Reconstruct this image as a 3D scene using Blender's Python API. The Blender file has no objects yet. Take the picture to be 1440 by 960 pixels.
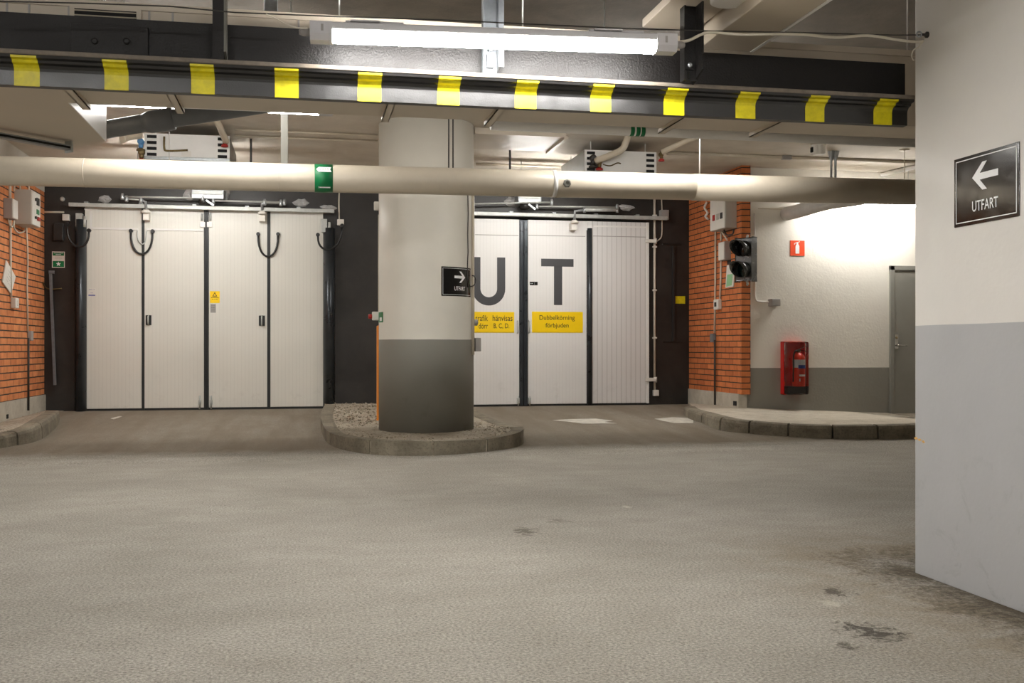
import bpy, bmesh, math, random
from mathutils import Vector, Matrix
random.seed(7)
SC = bpy.context.scene
COL = SC.collection
R = math.radians
# ------------------------------------------------------------------ camera, world, exposure
F, CX, CY, H, YAW = 1470.0, 720.0, 488.0, 1.03, R(11.2)
cam = bpy.data.objects.new('camera', bpy.data.cameras.new('camera'))
COL.objects.link(cam)
cam.location = (0, 0, H)
cam.rotation_euler = (R(90), 0, -YAW)
cam.data.sensor_width = 36.0
cam.data.lens = 36.0 * F / 1440.0
cam.data.shift_y = (CY - 480.0) / 1440.0
cam.data.clip_start = 0.05
SC.camera = cam
w = bpy.data.worlds.new('world'); SC.world = w
w.use_nodes = True
w.node_tree.nodes['Background'].inputs[0].default_value = (0.9, 0.93, 1, 1)
w.node_tree.nodes['Background'].inputs[1].default_value = 0.0
SC.view_settings.view_transform = 'Standard'
SC.view_settings.look = 'None'
SC.view_settings.gamma = 1.0
SC.view_settings.use_curve_mapping = False
SC.view_settings.exposure = 0.14
SC.cycles.use_denoising = True
SC.cycles.max_bounces = 10
SC.cycles.diffuse_bounces = 6
SC.cycles.caustics_reflective = False
SC.cycles.caustics_refractive = False
LAMP_COL = (1.0, 0.976, 0.938)
LAMP_E = {'beam': 100.0, 'mid': 92.0, 'strip': 62.0, 'wall': 84.0, 'gate': 98.0, 'rear': 98.0}

# ------------------------------------------------------------------ pixel of the photo -> point on a real plane
SA, CA = math.sin(YAW), math.cos(YAW)
def ray(px, py):
    u = (px - CX) / F; v = (CY - py) / F
    return Vector((SA + u * CA, CA - u * SA, v))
def onY(px, py, Y):
    D = ray(px, py); t = Y / D.y
    return Vector((t * D.x, Y, H + t * D.z))
def onX(px, py, X):
    D = ray(px, py); t = X / D.x
    return Vector((X, t * D.y, H + t * D.z))
def onZ(px, py, z):
    D = ray(px, py); t = (z - H) / D.z
    return Vector((t * D.x, t * D.y, z))
def atD(px, py, d):
    D = ray(px, py)
    return Vector((d * D.x, d * D.y, H + d * D.z))
def road_z(Y):
    t = min(1.0, max(0.0, (Y - 9.6) / 4.8))
    s = t * t * (3 - 2 * t)
    return 0.19 * (0.6 * t + 0.4 * s)
def onRoad(px, py):
    z = 0.0
    for _ in range(30):
        p = onZ(px, py, z); z = 0.5 * z + 0.5 * road_z(p.y)
    return onZ(px, py, z)

# ------------------------------------------------------------------ materials
def lin(c):
    c /= 255.0
    return c / 12.92 if c <= 0.04045 else ((c + 0.055) / 1.055) ** 2.4
def rgb(r, g, b):
    return (lin(r), lin(g), lin(b), 1.0)
class NT:
    def __init__(s, name):
        s.m = bpy.data.materials.new(name); s.m.use_nodes = True
        s.t = s.m.node_tree; s.b = s.t.nodes['Principled BSDF']
        s.out = s.t.nodes['Material Output']
    def n(s, typ, **kw):
        nd = s.t.nodes.new(typ)
        for k, v in kw.items():
            if k.startswith('i_'):
                nd.inputs[k[2:].replace('_', ' ')].default_value = v
            else: setattr(nd, k, v)
        return nd
    def l(s, a, b): s.t.links.new(a, b)
    def math(s, op, a, b=None, c=None, clamp=False):
        nd = s.t.nodes.new('ShaderNodeMath'); nd.operation = op; nd.use_clamp = clamp
        for i, x in enumerate((a, b, c)):
            if x is None: continue
            if isinstance(x, (int, float)): nd.inputs[i].default_value = x
            else: s.l(x, nd.inputs[i])
        return nd.outputs[0]
    def mix(s, f, a, b, typ='MIX'):
        nd = s.t.nodes.new('ShaderNodeMix'); nd.data_type = 'RGBA'; nd.blend_type = typ
        for sock, x in ((nd.inputs['Factor'], f), (nd.inputs['A'], a), (nd.inputs['B'], b)):
            if isinstance(x, (int, float, tuple)): sock.default_value = x
            else: s.l(x, sock)
        return nd.outputs['Result']
    def coord(s):
        return s.n('ShaderNodeNewGeometry').outputs['Position']
    def noise(s, scale, detail=4, rough=0.6, vec=None, dist=0.0):
        nd = s.n('ShaderNodeTexNoise'); nd.inputs['Scale'].default_value = scale
        nd.inputs['Detail'].default_value = detail; nd.inputs['Roughness'].default_value = rough
        nd.inputs['Distortion'].default_value = dist
        s.l(vec if vec is not None else s.coord(), nd.inputs['Vector'])
        return nd.outputs['Fac']
    def ramp(s, f, a, b, lo=0.0, hi=1.0):
        nd = s.n('ShaderNodeMapRange'); s.l(f, nd.inputs['Value'])
        nd.inputs['From Min'].default_value = a; nd.inputs['From Max'].default_value = b
        nd.inputs['To Min'].default_value = lo; nd.inputs['To Max'].default_value = hi
        nd.clamp = True
        return nd.outputs['Result']
    def xyz(s, vec=None):
        nd = s.n('ShaderNodeSeparateXYZ'); s.l(vec if vec is not None else s.coord(), nd.inputs[0])
        return nd.outputs
    def vec(s, x, y, z):
        nd = s.n('ShaderNodeCombineXYZ')
        for i, v in enumerate((x, y, z)):
            if isinstance(v, (int, float)): nd.inputs[i].default_value = v
            else: s.l(v, nd.inputs[i])
        return nd.outputs[0]
    def bump(s, h, strength=0.3, dist=0.01):
        nd = s.n('ShaderNodeBump'); nd.inputs['Strength'].default_value = strength
        nd.inputs['Distance'].default_value = dist
        s.l(h, nd.inputs['Height']); s.l(nd.outputs[0], s.b.inputs['Normal'])
    def color(s, c):
        if isinstance(c, tuple): s.b.inputs['Base Color'].default_value = c
        else: s.l(c, s.b.inputs['Base Color'])
    def rough(s, r):
        if isinstance(r, (int, float)): s.b.inputs['Roughness'].default_value = r
        else: s.l(r, s.b.inputs['Roughness'])
MATS = {}
def M(name): return MATS[name]
def paint(name, c, rough=0.5, metal=0.0, var=0.12, scale=6.0, bump=0.0, spec=0.5):
    """paint or metal with a little procedural wear"""
    t = NT(name)
    f = t.noise(scale, 5, 0.65)
    k = t.ramp(f, 0.3, 0.7, 1 - var, 1 + var * 0.4)
    t.color(t.mix(1.0, c, t.vec(k, k, k), 'MULTIPLY'))
    t.rough(t.ramp(f, 0.3, 0.7, max(0.02, rough - 0.06), min(1, rough + 0.08)))
    t.b.inputs['Metallic'].default_value = metal
    t.b.inputs['Specular IOR Level'].default_value = spec
    if bump: t.bump(t.noise(scale * 12, 3), bump, 0.004)
    MATS[name] = t.m
    return t
paint('black_steel', rgb(38, 35, 33), 0.42, 0.0, 0.35, 3.0)
paint('beam_black', rgb(20, 17, 16), 0.5, 0.0, 0.35, 9.0, 0.6, 0.40)
paint('rubber', rgb(25, 24, 24), 0.34, 0, 0.3, 14, 0.15, 0.9)
paint('gasket', rgb(34, 36, 36), 0.5, 0, 0.2)
paint('post_steel', rgb(62, 66, 70), 0.3, 0.5, 0.3, 4)
paint('tape_yellow', rgb(222, 208, 16), 0.4, 0, 0.22, 25, 0, 0.6)
paint('sign_yellow', rgb(255, 214, 10), 0.35, 0, 0.04)
paint('letter_dark', rgb(66, 66, 68), 0.5, 0, 0.08)
paint('ink', rgb(42, 34, 18), 0.5, 0, 0.02)
paint('duct_beige', rgb(196, 184, 166), 0.45, 0, 0.08, 2.5)
paint('pipe_beige', rgb(208, 197, 178), 0.36, 0, 0.10, 3.0)
paint('white_paint', rgb(232, 230, 226), 0.4, 0, 0.05)
paint('lamp_grey', rgb(205, 203, 205), 0.4, 0, 0.03)
paint('flange_dusty', rgb(128, 118, 106), 0.7, 0, 0.3, 20)
paint('galv_dark', rgb(118, 122, 126), 0.5, 0.3, 0.25, 20)
paint('galvanized', rgb(168, 172, 174), 0.38, 0.6, 0.25, 20)
paint('zinc_dull', rgb(190, 192, 188), 0.45, 0.3, 0.2, 12)
paint('grey_pipe', rgb(104, 106, 108), 0.42, 0, 0.15, 5)
paint('box_grey', rgb(186, 182, 172), 0.45, 0, 0.06)
paint('box_white', rgb(226, 222, 214), 0.45, 0, 0.05)
paint('plastic_grey', rgb(160, 156, 152), 0.5, 0, 0.05)
paint('cable_white', rgb(214, 206, 190), 0.5, 0, 0.08)
paint('cable_dark', rgb(48, 44, 40), 0.5, 0, 0.1)
paint('hose_black', rgb(30, 30, 30), 0.4, 0, 0.1)
paint('green', rgb(0, 112, 62), 0.4, 0, 0.06)
paint('green_pale', rgb(148, 200, 150), 0.5, 0, 0.06)
paint('red', rgb(228, 30, 28), 0.3, 0, 0.05)
paint('red_bright', rgb(240, 62, 34), 0.3, 0, 0.05)
paint('red_valve', rgb(170, 36, 30), 0.4, 0, 0.1)
paint('blue', rgb(40, 62, 150), 0.4, 0, 0.05)
paint('blue_valve', rgb(86, 140, 190), 0.4, 0, 0.1)
paint('orange_red', rgb(235, 82, 44), 0.4, 0, 0.03)
paint('orange', rgb(235, 140, 10), 0.4, 0, 0.06)
paint('sign_white', rgb(240, 240, 240), 0.4, 0, 0.02)
paint('sign_black', rgb(16, 16, 17), 0.10, 0, 0.05, 6, 0, 0.9)
paint('paper', rgb(226, 222, 214), 0.7, 0, 0.05)
paint('door_grey', rgb(112, 110, 102), 0.45, 0, 0.06)
paint('steel_door', rgb(138, 136, 128), 0.45, 0, 0.06)
paint('brass', rgb(120, 104, 70), 0.4, 0.7, 0.3, 30)
paint('chrome', rgb(210, 210, 208), 0.18, 1.0, 0.05)
paint('putty', rgb(186, 186, 186), 0.9, 0, 0.25, 22, 0.5)
paint('dark_hole', rgb(16, 15, 15), 0.8, 0, 0.1)
paint('lens_dark', rgb(20, 14, 14), 0.15, 0, 0.1)
paint('lens_green', rgb(10, 28, 24), 0.15, 0, 0.1)
paint('visor_black', rgb(52, 52, 50), 0.24, 0, 0.1, 6, 0, 0.9)
paint('chip_orange', rgb(226, 178, 104), 0.8, 0, 0.2, 40)
paint('chip_light', rgb(205, 200, 188), 0.85, 0, 0.3, 8)
paint('insulation', rgb(200, 196, 190), 0.7, 0, 0.12, 12, 0.4)

def emit(name, col, e):
    t = NT(name)
    t.color((0.9, 0.9, 0.9, 1))
    t.b.inputs['Emission Color'].default_value = (*col, 1)
    t.b.inputs['Emission Strength'].default_value = e
    f = t.noise(3.0, 1)
    t.rough(t.ramp(f, 0, 1, 0.3, 0.4))
    MATS[name] = t.m
for k, e in LAMP_E.items(): emit('glow_' + k, LAMP_COL, e)

def mat_dado(name, white, grey, split, bumps=0.15, smudge=0.0):
    t = NT(name)
    p = t.coord(); x, y, z = t.xyz(p)
    n1 = t.noise(1.3, 5, 0.6, p); n2 = t.noise(34, 3, 0.6, p)
    edge = t.math('ADD', split, t.math('MULTIPLY', t.math('SUBTRACT', t.noise(3.0, 2, 0.5, p), 0.5), 0.006))
    isw = t.math('GREATER_THAN', z, edge)
    base = t.mix(isw, grey, white)
    k = t.ramp(n1, 0.3, 0.7, 0.93, 1.03)
    c = t.mix(1.0, base, t.vec(k, k, k), 'MULTIPLY')
    if smudge:
        low = t.ramp(z, 0.9, 0.1, 0, 1)
        m = t.math('MULTIPLY', low, t.ramp(t.noise(5.5, 6, 0.7, p, 0.6), 0.56, 0.7, 0, smudge))
        c = t.mix(m, c, rgb(96, 90, 82))
    t.color(c); t.rough(0.5)
    t.bump(t.math('ADD', n2, t.math('MULTIPLY', t.noise(7, 3, 0.6, p), 1.2)), bumps, 0.012)
    MATS[name] = t.m
mat_dado('pillar_paint', rgb(222, 218, 207), rgb(134, 132, 124), 1.11, 0.06, 0.35)
mat_dado('big_pillar_paint', rgb(222, 218, 212), rgb(176, 176, 177), 1.128, 0.08, 0.28)
mat_dado('wall_paint', rgb(224, 219, 208), rgb(136, 133, 124), 0.757, 0.2)

def mat_brick(name, axis, x0=0.0, row=0.0777, c1=(208, 122, 68), c2=(184, 102, 56), base=0.41):
    """stretcher courses with raked bed joints painted shadow-dark and faint cross joints"""
    t = NT(name)
    p = t.coord(); x, y, z = t.xyz(p)
    u = t.math('ADD', x if axis == 'x' else y, x0)
    zz = t.math('SUBTRACT', z, base)
    bt = t.n('ShaderNodeTexBrick'); bt.offset = 0.5; bt.squash = 1.0
    t.l(t.vec(u, zz, 0), bt.inputs['Vector'])
    bt.inputs['Color1'].default_value = rgb(*c1)
    bt.inputs['Color2'].default_value = rgb(*c2)
    bt.inputs['Mortar'].default_value = rgb(int(c2[0] * .68), int(c2[1] * .68), int(c2[2] * .7))
    bt.inputs['Scale'].default_value = 1.0
    bt.inputs['Mortar Size'].default_value = 0.006
    bt.inputs['Mortar Smooth'].default_value = 0.15
    bt.inputs['Bias'].default_value = -0.15
    bt.inputs['Brick Width'].default_value = 0.255
    bt.inputs['Row Height'].default_value = row
    wob = t.math('MULTIPLY', t.math('SUBTRACT', t.noise(6, 3, 0.6, p), 0.5), 0.10)
    fr = t.math('FRACT', t.math('ADD', t.math('DIVIDE', zz, row), t.math('ADD', wob, 0.09)))
    bed = t.math('LESS_THAN', fr, 0.17)
    n = t.noise(9, 5, 0.7, p)
    k = t.ramp(n, 0.3, 0.7, 0.82, 1.12)
    c = t.mix(1.0, bt.outputs['Color'], t.vec(k, k, k), 'MULTIPLY')
    t.color(t.mix(bed, c, rgb(58, 48, 40)))  # bed joints coloured dark for the shadow below each course
    t.rough(0.85)
    t.bump(t.math('SUBTRACT', t.math('MULTIPLY', n, 0.3), t.math('MAXIMUM', bed, t.math('MULTIPLY', bt.outputs['Fac'], 0.4))), 0.8, 0.012)
    MATS[name] = t.m
mat_brick('brick_left', 'y', 0.0, 0.081, (226, 146, 92), (204, 122, 72)); mat_brick('brick_y', 'y'); mat_brick('brick_x', 'x', 0.06)

def mat_concrete(name, a, b, scale=8, bump=0.4, speck=0.0):
    t = NT(name); p = t.coord()
    n = t.noise(scale, 8, 0.7, p, 0.3); n2 = t.noise(scale * 14, 4, 0.7, p)
    c = t.mix(t.ramp(n, 0.32, 0.68), a, b)
    if speck: c = t.mix(t.ramp(n2, 0.52, 0.66, 0, speck), c, rgb(88, 80, 70))
    t.color(c); t.rough(0.88)
    t.bump(t.math('ADD', n, n2), bump, 0.01)
    MATS[name] = t.m
mat_concrete('concrete', rgb(166, 158, 144), rgb(196, 190, 176), 5, 0.3)
mat_concrete('kerb', rgb(100, 92, 78), rgb(148, 140, 122), 3.2, 0.6, 0.6)
mat_concrete('island_fill', rgb(146, 136, 118), rgb(190, 180, 162), 2.6, 1.0, 0.95)
mat_concrete('platform_fill', rgb(176, 166, 148), rgb(204, 196, 180), 4, 0.5, 0.35)
mat_concrete('ceiling', rgb(196, 187, 173), rgb(216, 208, 195), 2.2, 0.12)
mat_concrete('raw_ceiling_shaded', rgb(112, 105, 96), rgb(136, 127, 116), 2.6, 0.3)  # raw concrete, toned darker to carry the shade above the beam
mat_concrete('outer_wall', rgb(196, 190, 180), rgb(214, 209, 198), 1.5, 0.1)

def mat_blackwall():
    t = NT('black_wall'); p = t.coord(); x, y, z = t.xyz(p)
    n = t.noise(2.2, 6, 0.65, p, 0.4)
    c = t.mix(t.ramp(n, 0.35, 0.75), rgb(29, 26, 24), rgb(52, 47, 43))
    st = t.noise(1.0, 4, 0.7, t.vec(t.math('MULTIPLY', x, 26), 0, t.math('MULTIPLY', z, 1.6)))
    c = t.mix(t.ramp(st, 0.66, 0.8, 0, 0.30), c, rgb(104, 98, 92))
    t.color(c); t.rough(t.ramp(n, 0.3, 0.7, 0.38, 0.55))
    t.bump(t.noise(5, 3, 0.6, p), 0.12, 0.01)
    MATS['black_wall'] = t.m
mat_blackwall()

def mat_leaf(name, c, pitch, depth):
    """profiled sandwich panel: narrow vertical grooves"""
    t = NT(name); p = t.coord(); x, y, z = t.xyz(p)
    fr = t.math('FRACT', t.math('MULTIPLY', x, 1 / pitch))
    g = t.math('LESS_THAN', t.math('ABSOLUTE', t.math('SUBTRACT', fr, 0.5)), 0.07)
    n = t.noise(1.2, 4, 0.6, p)
    k = t.ramp(n, 0.3, 0.7, 0.97, 1.02)
    base = t.mix(1.0, c, t.vec(k, k, k), 'MULTIPLY')
    base = t.mix(t.math('MULTIPLY', g, depth), base, rgb(150, 146, 138))
    dirt = t.math('MULTIPLY', t.ramp(z, 0.75, 0.2, 0, 1), t.ramp(t.noise(6, 6, 0.7, p), 0.55, 0.75, 0, 0.3))
    t.color(t.mix(dirt, base, rgb(140, 132, 120))); t.rough(0.4)
    t.bump(t.math('MULTIPLY', g, -1.0), 0.25, 0.004)
    MATS[name] = t.m
mat_leaf('leaf_cream', rgb(221, 219, 210), 0.048, 0.12)
mat_leaf('leaf_white', rgb(232, 230, 227), 0.048, 0.10)
mat_leaf('leaf_grooved', rgb(222, 220, 218), 0.072, 0.42)

def mat_floor():
    t = NT('asphalt'); p = t.coord(); x, y, z = t.xyz(p)
    big = t.noise(0.55, 5, 0.6, p, 0.4)
    mid = t.noise(4.5, 6, 0.7, t.vec(t.math('MULTIPLY', x, 0.6), y, 0))
    fine = t.noise(85, 3, 0.75, p)
    c = t.mix(t.ramp(big, 0.32, 0.68), rgb(152, 147, 137), rgb(177, 172, 162))
    c = t.mix(t.ramp(mid, 0.35, 0.7, 0, 0.45), c, rgb(140, 133, 121))
    pit = t.noise(38, 4, 0.8, p, 0.4)
    c = t.mix(t.ramp(pit, 0.60, 0.70, 0, 0.6), c, rgb(104, 96, 82))
    c = t.mix(t.ramp(pit, 0.36, 0.26, 0, 0.5), c, rgb(206, 200, 188))
    pock = t.noise(15, 5, 0.78, p, 0.3)
    c = t.mix(t.ramp(pock, 0.655, 0.71, 0, 0.6), c, rgb(88, 80, 68))
    k = t.ramp(fine, 0.30, 0.70, 0.42, 1.46)
    c = t.mix(1.0, c, t.vec(k, k, k), 'MULTIPLY')
    # browner, tyre-worn asphalt on the ramp up to the gates
    tyre = t.noise(1.0, 5, 0.65, t.vec(t.math('MULTIPLY', x, 2.2), t.math('MULTIPLY', y, 0.35), 0))
    rm = t.math('MULTIPLY', t.ramp(t.math('ADD', y, t.math('MULTIPLY', t.math('SUBTRACT', t.noise(3.0, 4, .6, p), .5), .5)), 10.25, 10.5), t.ramp(tyre, 0.3, 0.62, 0.45, 0.95))
    c = t.mix(rm, c, rgb(124, 113, 97))
    # ground-in dirt beside the big pillar
    dx = t.math('MAXIMUM', t.math('SUBTRACT', 2.735, x), 0.0); dy = t.math('MAXIMUM', t.math('SUBTRACT', y, 4.335), 0.0)
    dist = t.math('SQRT', t.math('ADD', t.math('MULTIPLY', dx, dx), t.math('MULTIPLY', t.math('MULTIPLY', dy, dy), 0.35)))
    blot = t.noise(2.6, 8, 0.72, p, 0.5); grit = t.noise(26, 6, 0.8, p, 0.3)
    c = t.mix(t.math('MULTIPLY', t.ramp(dist, 0.95, 0.05, 0, 1), t.ramp(blot, 0.34, 0.60, 0, 0.8)), c, rgb(128, 112, 86))
    gr = t.math('ADD', t.math('MULTIPLY', t.ramp(dist, 0.75, 0.0, 0, 1), 0.42), t.math('ADD', t.math('MULTIPLY', blot, 0.35), t.math('MULTIPLY', grit, 0.65)))
    c = t.mix(t.ramp(gr, 0.74, 0.92, 0, 0.8), c, rgb(62, 55, 44))
    def spot(c, sx, sy, rx, ry, col, amt, thr=0.5, sc=16):
        ax = t.math('DIVIDE', t.math('SUBTRACT', x, sx), rx)
        ay = t.math('DIVIDE', t.math('SUBTRACT', y, sy), ry)
        d = t.math('SQRT', t.math('ADD', t.math('MULTIPLY', ax, ax), t.math('MULTIPLY', ay, ay)))
        e = t.math('ADD', t.ramp(d, 1.5, 0.0, -0.32, 0.32), t.math('MULTIPLY', t.math('SUBTRACT', t.noise(sc, 6, 0.8, p, 0.5), 0.5), 1.5))
        return t.mix(t.math('MULTIPLY', t.ramp(e, 0.05, 0.22, 0, amt), t.ramp(d, 1.6, 1.2)), c, col)
    for (px, py, wx, wy, col, amt) in (
        (1225, 888, 60, 20, rgb(52, 47, 40), 0.85), (1175, 832, 34, 10, rgb(70, 62, 52), 0.8),
                (1190, 908, 24, 8, rgb(62, 56, 46), 0.75), (740, 747, 26, 9, rgb(84, 78, 70), 0.75), (785, 732, 26, 6, rgb(96, 90, 80), 0.5),
        (1168, 848, 26, 8, rgb(196, 190, 176), 0.5), (880, 712, 10, 3, rgb(200, 194, 180), 0.7)):
        q = onZ(px, py, 0); rx = (onZ(px + wx, py, 0) - q).length; ry = (onZ(px, py - wy, 0) - q).length
        c = spot(c, q.x, q.y, rx, ry, col, amt)
    t.color(c); t.rough(0.9); t.b.inputs['Specular IOR Level'].default_value = 0.25
    t.bump(t.math('ADD', t.math('ADD', fine, pit), t.math('MULTIPLY', mid, 0.8)), 0.8, 0.008)
    MATS['asphalt'] = t.m
mat_floor()

def mat_clear():
    t = NT('clear_cover')
    g = t.n('ShaderNodeBsdfGlossy'); g.inputs['Roughness'].default_value = 0.06
    tr = t.n('ShaderNodeBsdfTransparent'); tr.inputs['Color'].default_value = (0.99, 0.97, 0.97, 1)
    mx = t.n('ShaderNodeMixShader'); fr = t.n('ShaderNodeFresnel')
    t.l(t.math('ADD', fr.outputs[0], 0.01), mx.inputs[0])
    t.l(tr.outputs[0], mx.inputs[1]); t.l(g.outputs[0], mx.inputs[2]); t.l(mx.outputs[0], t.out.inputs['Surface'])
    MATS['clear_cover'] = t.m
mat_clear()

# ------------------------------------------------------------------ object builders
ORG = {}
def tag(o, label, cat, group=None, kind=None):
    o['label'] = label; o['category'] = cat
    if group: o['group'] = group
    if kind: o['kind'] = kind
    return o
def thing(name, loc, label, cat, group=None, kind=None):
    o = bpy.data.objects.new(name, None); COL.objects.link(o)
    o.location = loc; o.empty_display_size = 0.1
    ORG[o.name] = Vector(loc)
    return tag(o, label, cat, group, kind)
class MB:
    """collects shapes in world coordinates, builds them as ONE mesh object"""
    def __init__(s): s.bm = bmesh.new()
    def _new(s, f, smooth=False):
        for x in f: x.smooth = smooth
    def box(s, a, b, bevel=0.0, seg=2):
        a, b = Vector(a), Vector(b)
        lo = Vector((min(a.x, b.x), min(a.y, b.y), min(a.z, b.z))); hi = Vector((max(a.x, b.x), max(a.y, b.y), max(a.z, b.z)))
        r = bmesh.ops.create_cube(s.bm, size=1.0)
        vs = r['verts']
        for v in vs:
            v.co = Vector([lo[i] + (v.co[i] + 0.5) * (hi[i] - lo[i]) for i in range(3)])
        if bevel > 0:
            es = list({e for v in vs for e in v.link_edges})
            bmesh.ops.bevel(s.bm, geom=es, offset=bevel, segments=seg, affect='EDGES', profile=0.5)
        return s
    def obox(s, c, ax, ay, az, bevel=0.0):
        """oriented box: centre and three half-axis vectors"""
        r = bmesh.ops.create_cube(s.bm, size=2.0); vs = r['verts']
        c, ax, ay, az = map(Vector, (c, ax, ay, az))
        for v in vs: v.co = c + ax * v.co.x + ay * v.co.y + az * v.co.z
        if bevel > 0:
            es = list({e for v in vs for e in v.link_edges})
            bmesh.ops.bevel(s.bm, geom=es, offset=bevel, segments=2, affect='EDGES', profile=0.5)
        return s
    def poly(s, pts, ext, smooth=False):
        """polygon (list of points) extruded by the vector ext"""
        ext = Vector(ext); n = len(pts)
        a = [s.bm.verts.new(Vector(p)) for p in pts]; b = [s.bm.verts.new(Vector(p) + ext) for p in pts]
        fs = [s.bm.faces.new(a), s.bm.faces.new(list(reversed(b)))]
        sides = [s.bm.faces.new((a[(i + 1) % n], a[i], b[i], b[(i + 1) % n])) for i in range(n)]
        s._new(sides, smooth)
        bmesh.ops.recalc_face_normals(s.bm, faces=fs + sides)
        return s
    def tube(s, pts, r, seg=10, cap=True):
        pts = [Vector(p) for p in pts]; rings = []
        rs = r if isinstance(r, (list, tuple)) else [r] * len(pts)
        prev = None
        for i, p in enumerate(pts):
            d = (pts[min(i + 1, len(pts) - 1)] - pts[max(i - 1, 0)]).normalized()
            if prev is None:
                up = Vector((0, 0, 1)) if abs(d.z) < 0.9 else Vector((1, 0, 0))
                n = d.cross(up).normalized()
            else:
                n = (prev - d * prev.dot(d)).normalized()
            prev = n; m = d.cross(n)
            rings.append([s.bm.verts.new(p + (n * math.cos(2 * math.pi * k / seg) + m * math.sin(2 * math.pi * k / seg)) * rs[i]) for k in range(seg)])
        fs = []
        for a, b in zip(rings, rings[1:]):
            for k in range(seg):
                fs.append(s.bm.faces.new((a[k], a[(k + 1) % seg], b[(k + 1) % seg], b[k])))
        s._new(fs, True)
        if cap:
            fs.append(s.bm.faces.new(list(reversed(rings[0])))); fs.append(s.bm.faces.new(rings[-1]))
        bmesh.ops.recalc_face_normals(s.bm, faces=fs)
        return s
    def lathe(s, base, axis, prof, seg=24):
        """prof: (radius, height) pairs round an axis"""
        base, axis = Vector(base), Vector(axis).normalized()
        up = Vector((1, 0, 0)) if abs(axis.x) < 0.9 else Vector((0, 1, 0))
        n = axis.cross(up).normalized(); m = axis.cross(n); rings = []
        for (r, h) in prof:
            rings.append([s.bm.verts.new(base + axis * h + (n * math.cos(2 * math.pi * k / seg) + m * math.sin(2 * math.pi * k / seg)) * max(r, 1e-4)) for k in range(seg)])
        fs = []
        for a, b in zip(rings, rings[1:]):
            for k in range(seg): fs.append(s.bm.faces.new((a[k], a[(k + 1) % seg], b[(k + 1) % seg], b[k])))
        s._new(fs, True)
        fs.append(s.bm.faces.new(list(reversed(rings[0])))); fs.append(s.bm.faces.new(rings[-1]))
        bmesh.ops.recalc_face_normals(s.bm, faces=fs)
        return s
    def quad(s, *p):
        s.bm.faces.new([s.bm.verts.new(Vector(q)) for q in p]); return s
    def mesh(s, me, fn):
        """append a mesh with its vertices mapped by fn"""
        t = bmesh.new(); t.from_mesh(me)
        vm = {v: s.bm.verts.new(fn(v.co)) for v in t.verts}
        for f in t.faces:
            try: s.bm.faces.new([vm[v] for v in f.verts])
            except ValueError: pass
        t.free(); return s
    def build(s, name, mat, parent=None, label=None, sharp=True):
        me = bpy.data.meshes.new(name)
        if parent is not None: o0 = ORG[parent.name]
        else:
            xs = [v.co for v in s.bm.verts]
            o0 = Vector((sum((min(v[i] for v in xs), max(v[i] for v in xs))) / 2 for i in (0, 1))) if False else Vector(
                ((min(v.x for v in xs) + max(v.x for v in xs)) / 2, (min(v.y for v in xs) + max(v.y for v in xs)) / 2, min(v.z for v in xs)))
        for v in s.bm.verts: v.co -= o0
        s.bm.to_mesh(me); s.bm.free()
        o = bpy.data.objects.new(name, me); COL.objects.link(o)
        me.materials.append(MATS[mat] if isinstance(mat, str) else mat)
        if parent is not None: o.parent = parent
        else: o.location = o0
        ORG[o.name] = o0
        if label: o['label'] = label
        return o
def struct(o):
    o['kind'] = 'structure'; return o
def copy_tree(o, parent=None):
    c = o.copy(); COL.objects.link(c)
    if parent is not None: c.parent = parent
    for ch in list(o.children): copy_tree(ch, c)
    return c
def text_mesh(body, bold=0.0, spacing=1.0):
    cu = bpy.data.curves.new('t', 'FONT'); cu.body = body; cu.offset = bold
    cu.align_x = 'CENTER'; cu.align_y = 'CENTER'; cu.space_character = spacing; cu.space_line = 1.15
    ob = bpy.data.objects.new('t', cu); COL.objects.link(ob)
    dg = bpy.context.evaluated_depsgraph_get()
    me = bpy.data.meshes.new_from_object(ob.evaluated_get(dg))
    bpy.data.objects.remove(ob); bpy.data.curves.remove(cu)
    xs = [v.co.x for v in me.vertices]; ys = [v.co.y for v in me.vertices]
    cx, cy = (min(xs) + max(xs)) / 2, (min(ys) + max(ys)) / 2
    w_, h_ = max(xs) - min(xs), max(ys) - min(ys)
    for v in me.vertices: v.co = Vector(((v.co.x - cx) / w_, (v.co.y - cy) / h_, 0))
    return me                       # normalised to a unit box round 0,0
def lettering(body, c, ux, uy, width, height, name, mat, parent, bold=0.0, spacing=1.0):
    me = text_mesh(body, bold, spacing); c, ux, uy = Vector(c), Vector(ux), Vector(uy)
    mb = MB(); mb.mesh(me, lambda v: c + ux * (v.x * width) + uy * (v.y * height))
    bpy.data.meshes.remove(me)
    return mb.build(name, mat, parent)
def arc(c, r, a0, a1, n, ux, uy):
    c, ux, uy = Vector(c), Vector(ux), Vector(uy)
    return [c + ux * (r * math.cos(a0 + (a1 - a0) * i / n)) + uy * (r * math.sin(a0 + (a1 - a0) * i / n)) for i in range(n + 1)]
def spline(pts, n=8):
    pts = [Vector(p) for p in pts]; out = []
    P = [pts[0]] + pts + [pts[-1]]
    for i in range(1, len(P) - 2):
        a, b, c, d = P[i - 1], P[i], P[i + 1], P[i + 2]
        for k in range(n):
            t = k / n
            out.append(0.5 * ((2 * b) + (c - a) * t + (2 * a - 5 * b + 4 * c - d) * t * t + (3 * b - a - 3 * c + d) * t ** 3))
    out.append(pts[-1]); return out

# ------------------------------------------------------------------ THE SETTING
GY = 14.56           # front of the gate leaves
WY = 14.62           # front of the black steel wall
CEIL = 3.39
XL, XB = -3.35, 5.557          # faces of the two brick returns
WWY = 12.86                    # face of the white wall
ZG = 0.205                     # bottom of the gates
XMIN, XMAX, YMIN = -7.5, 9.5, -9.0

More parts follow.
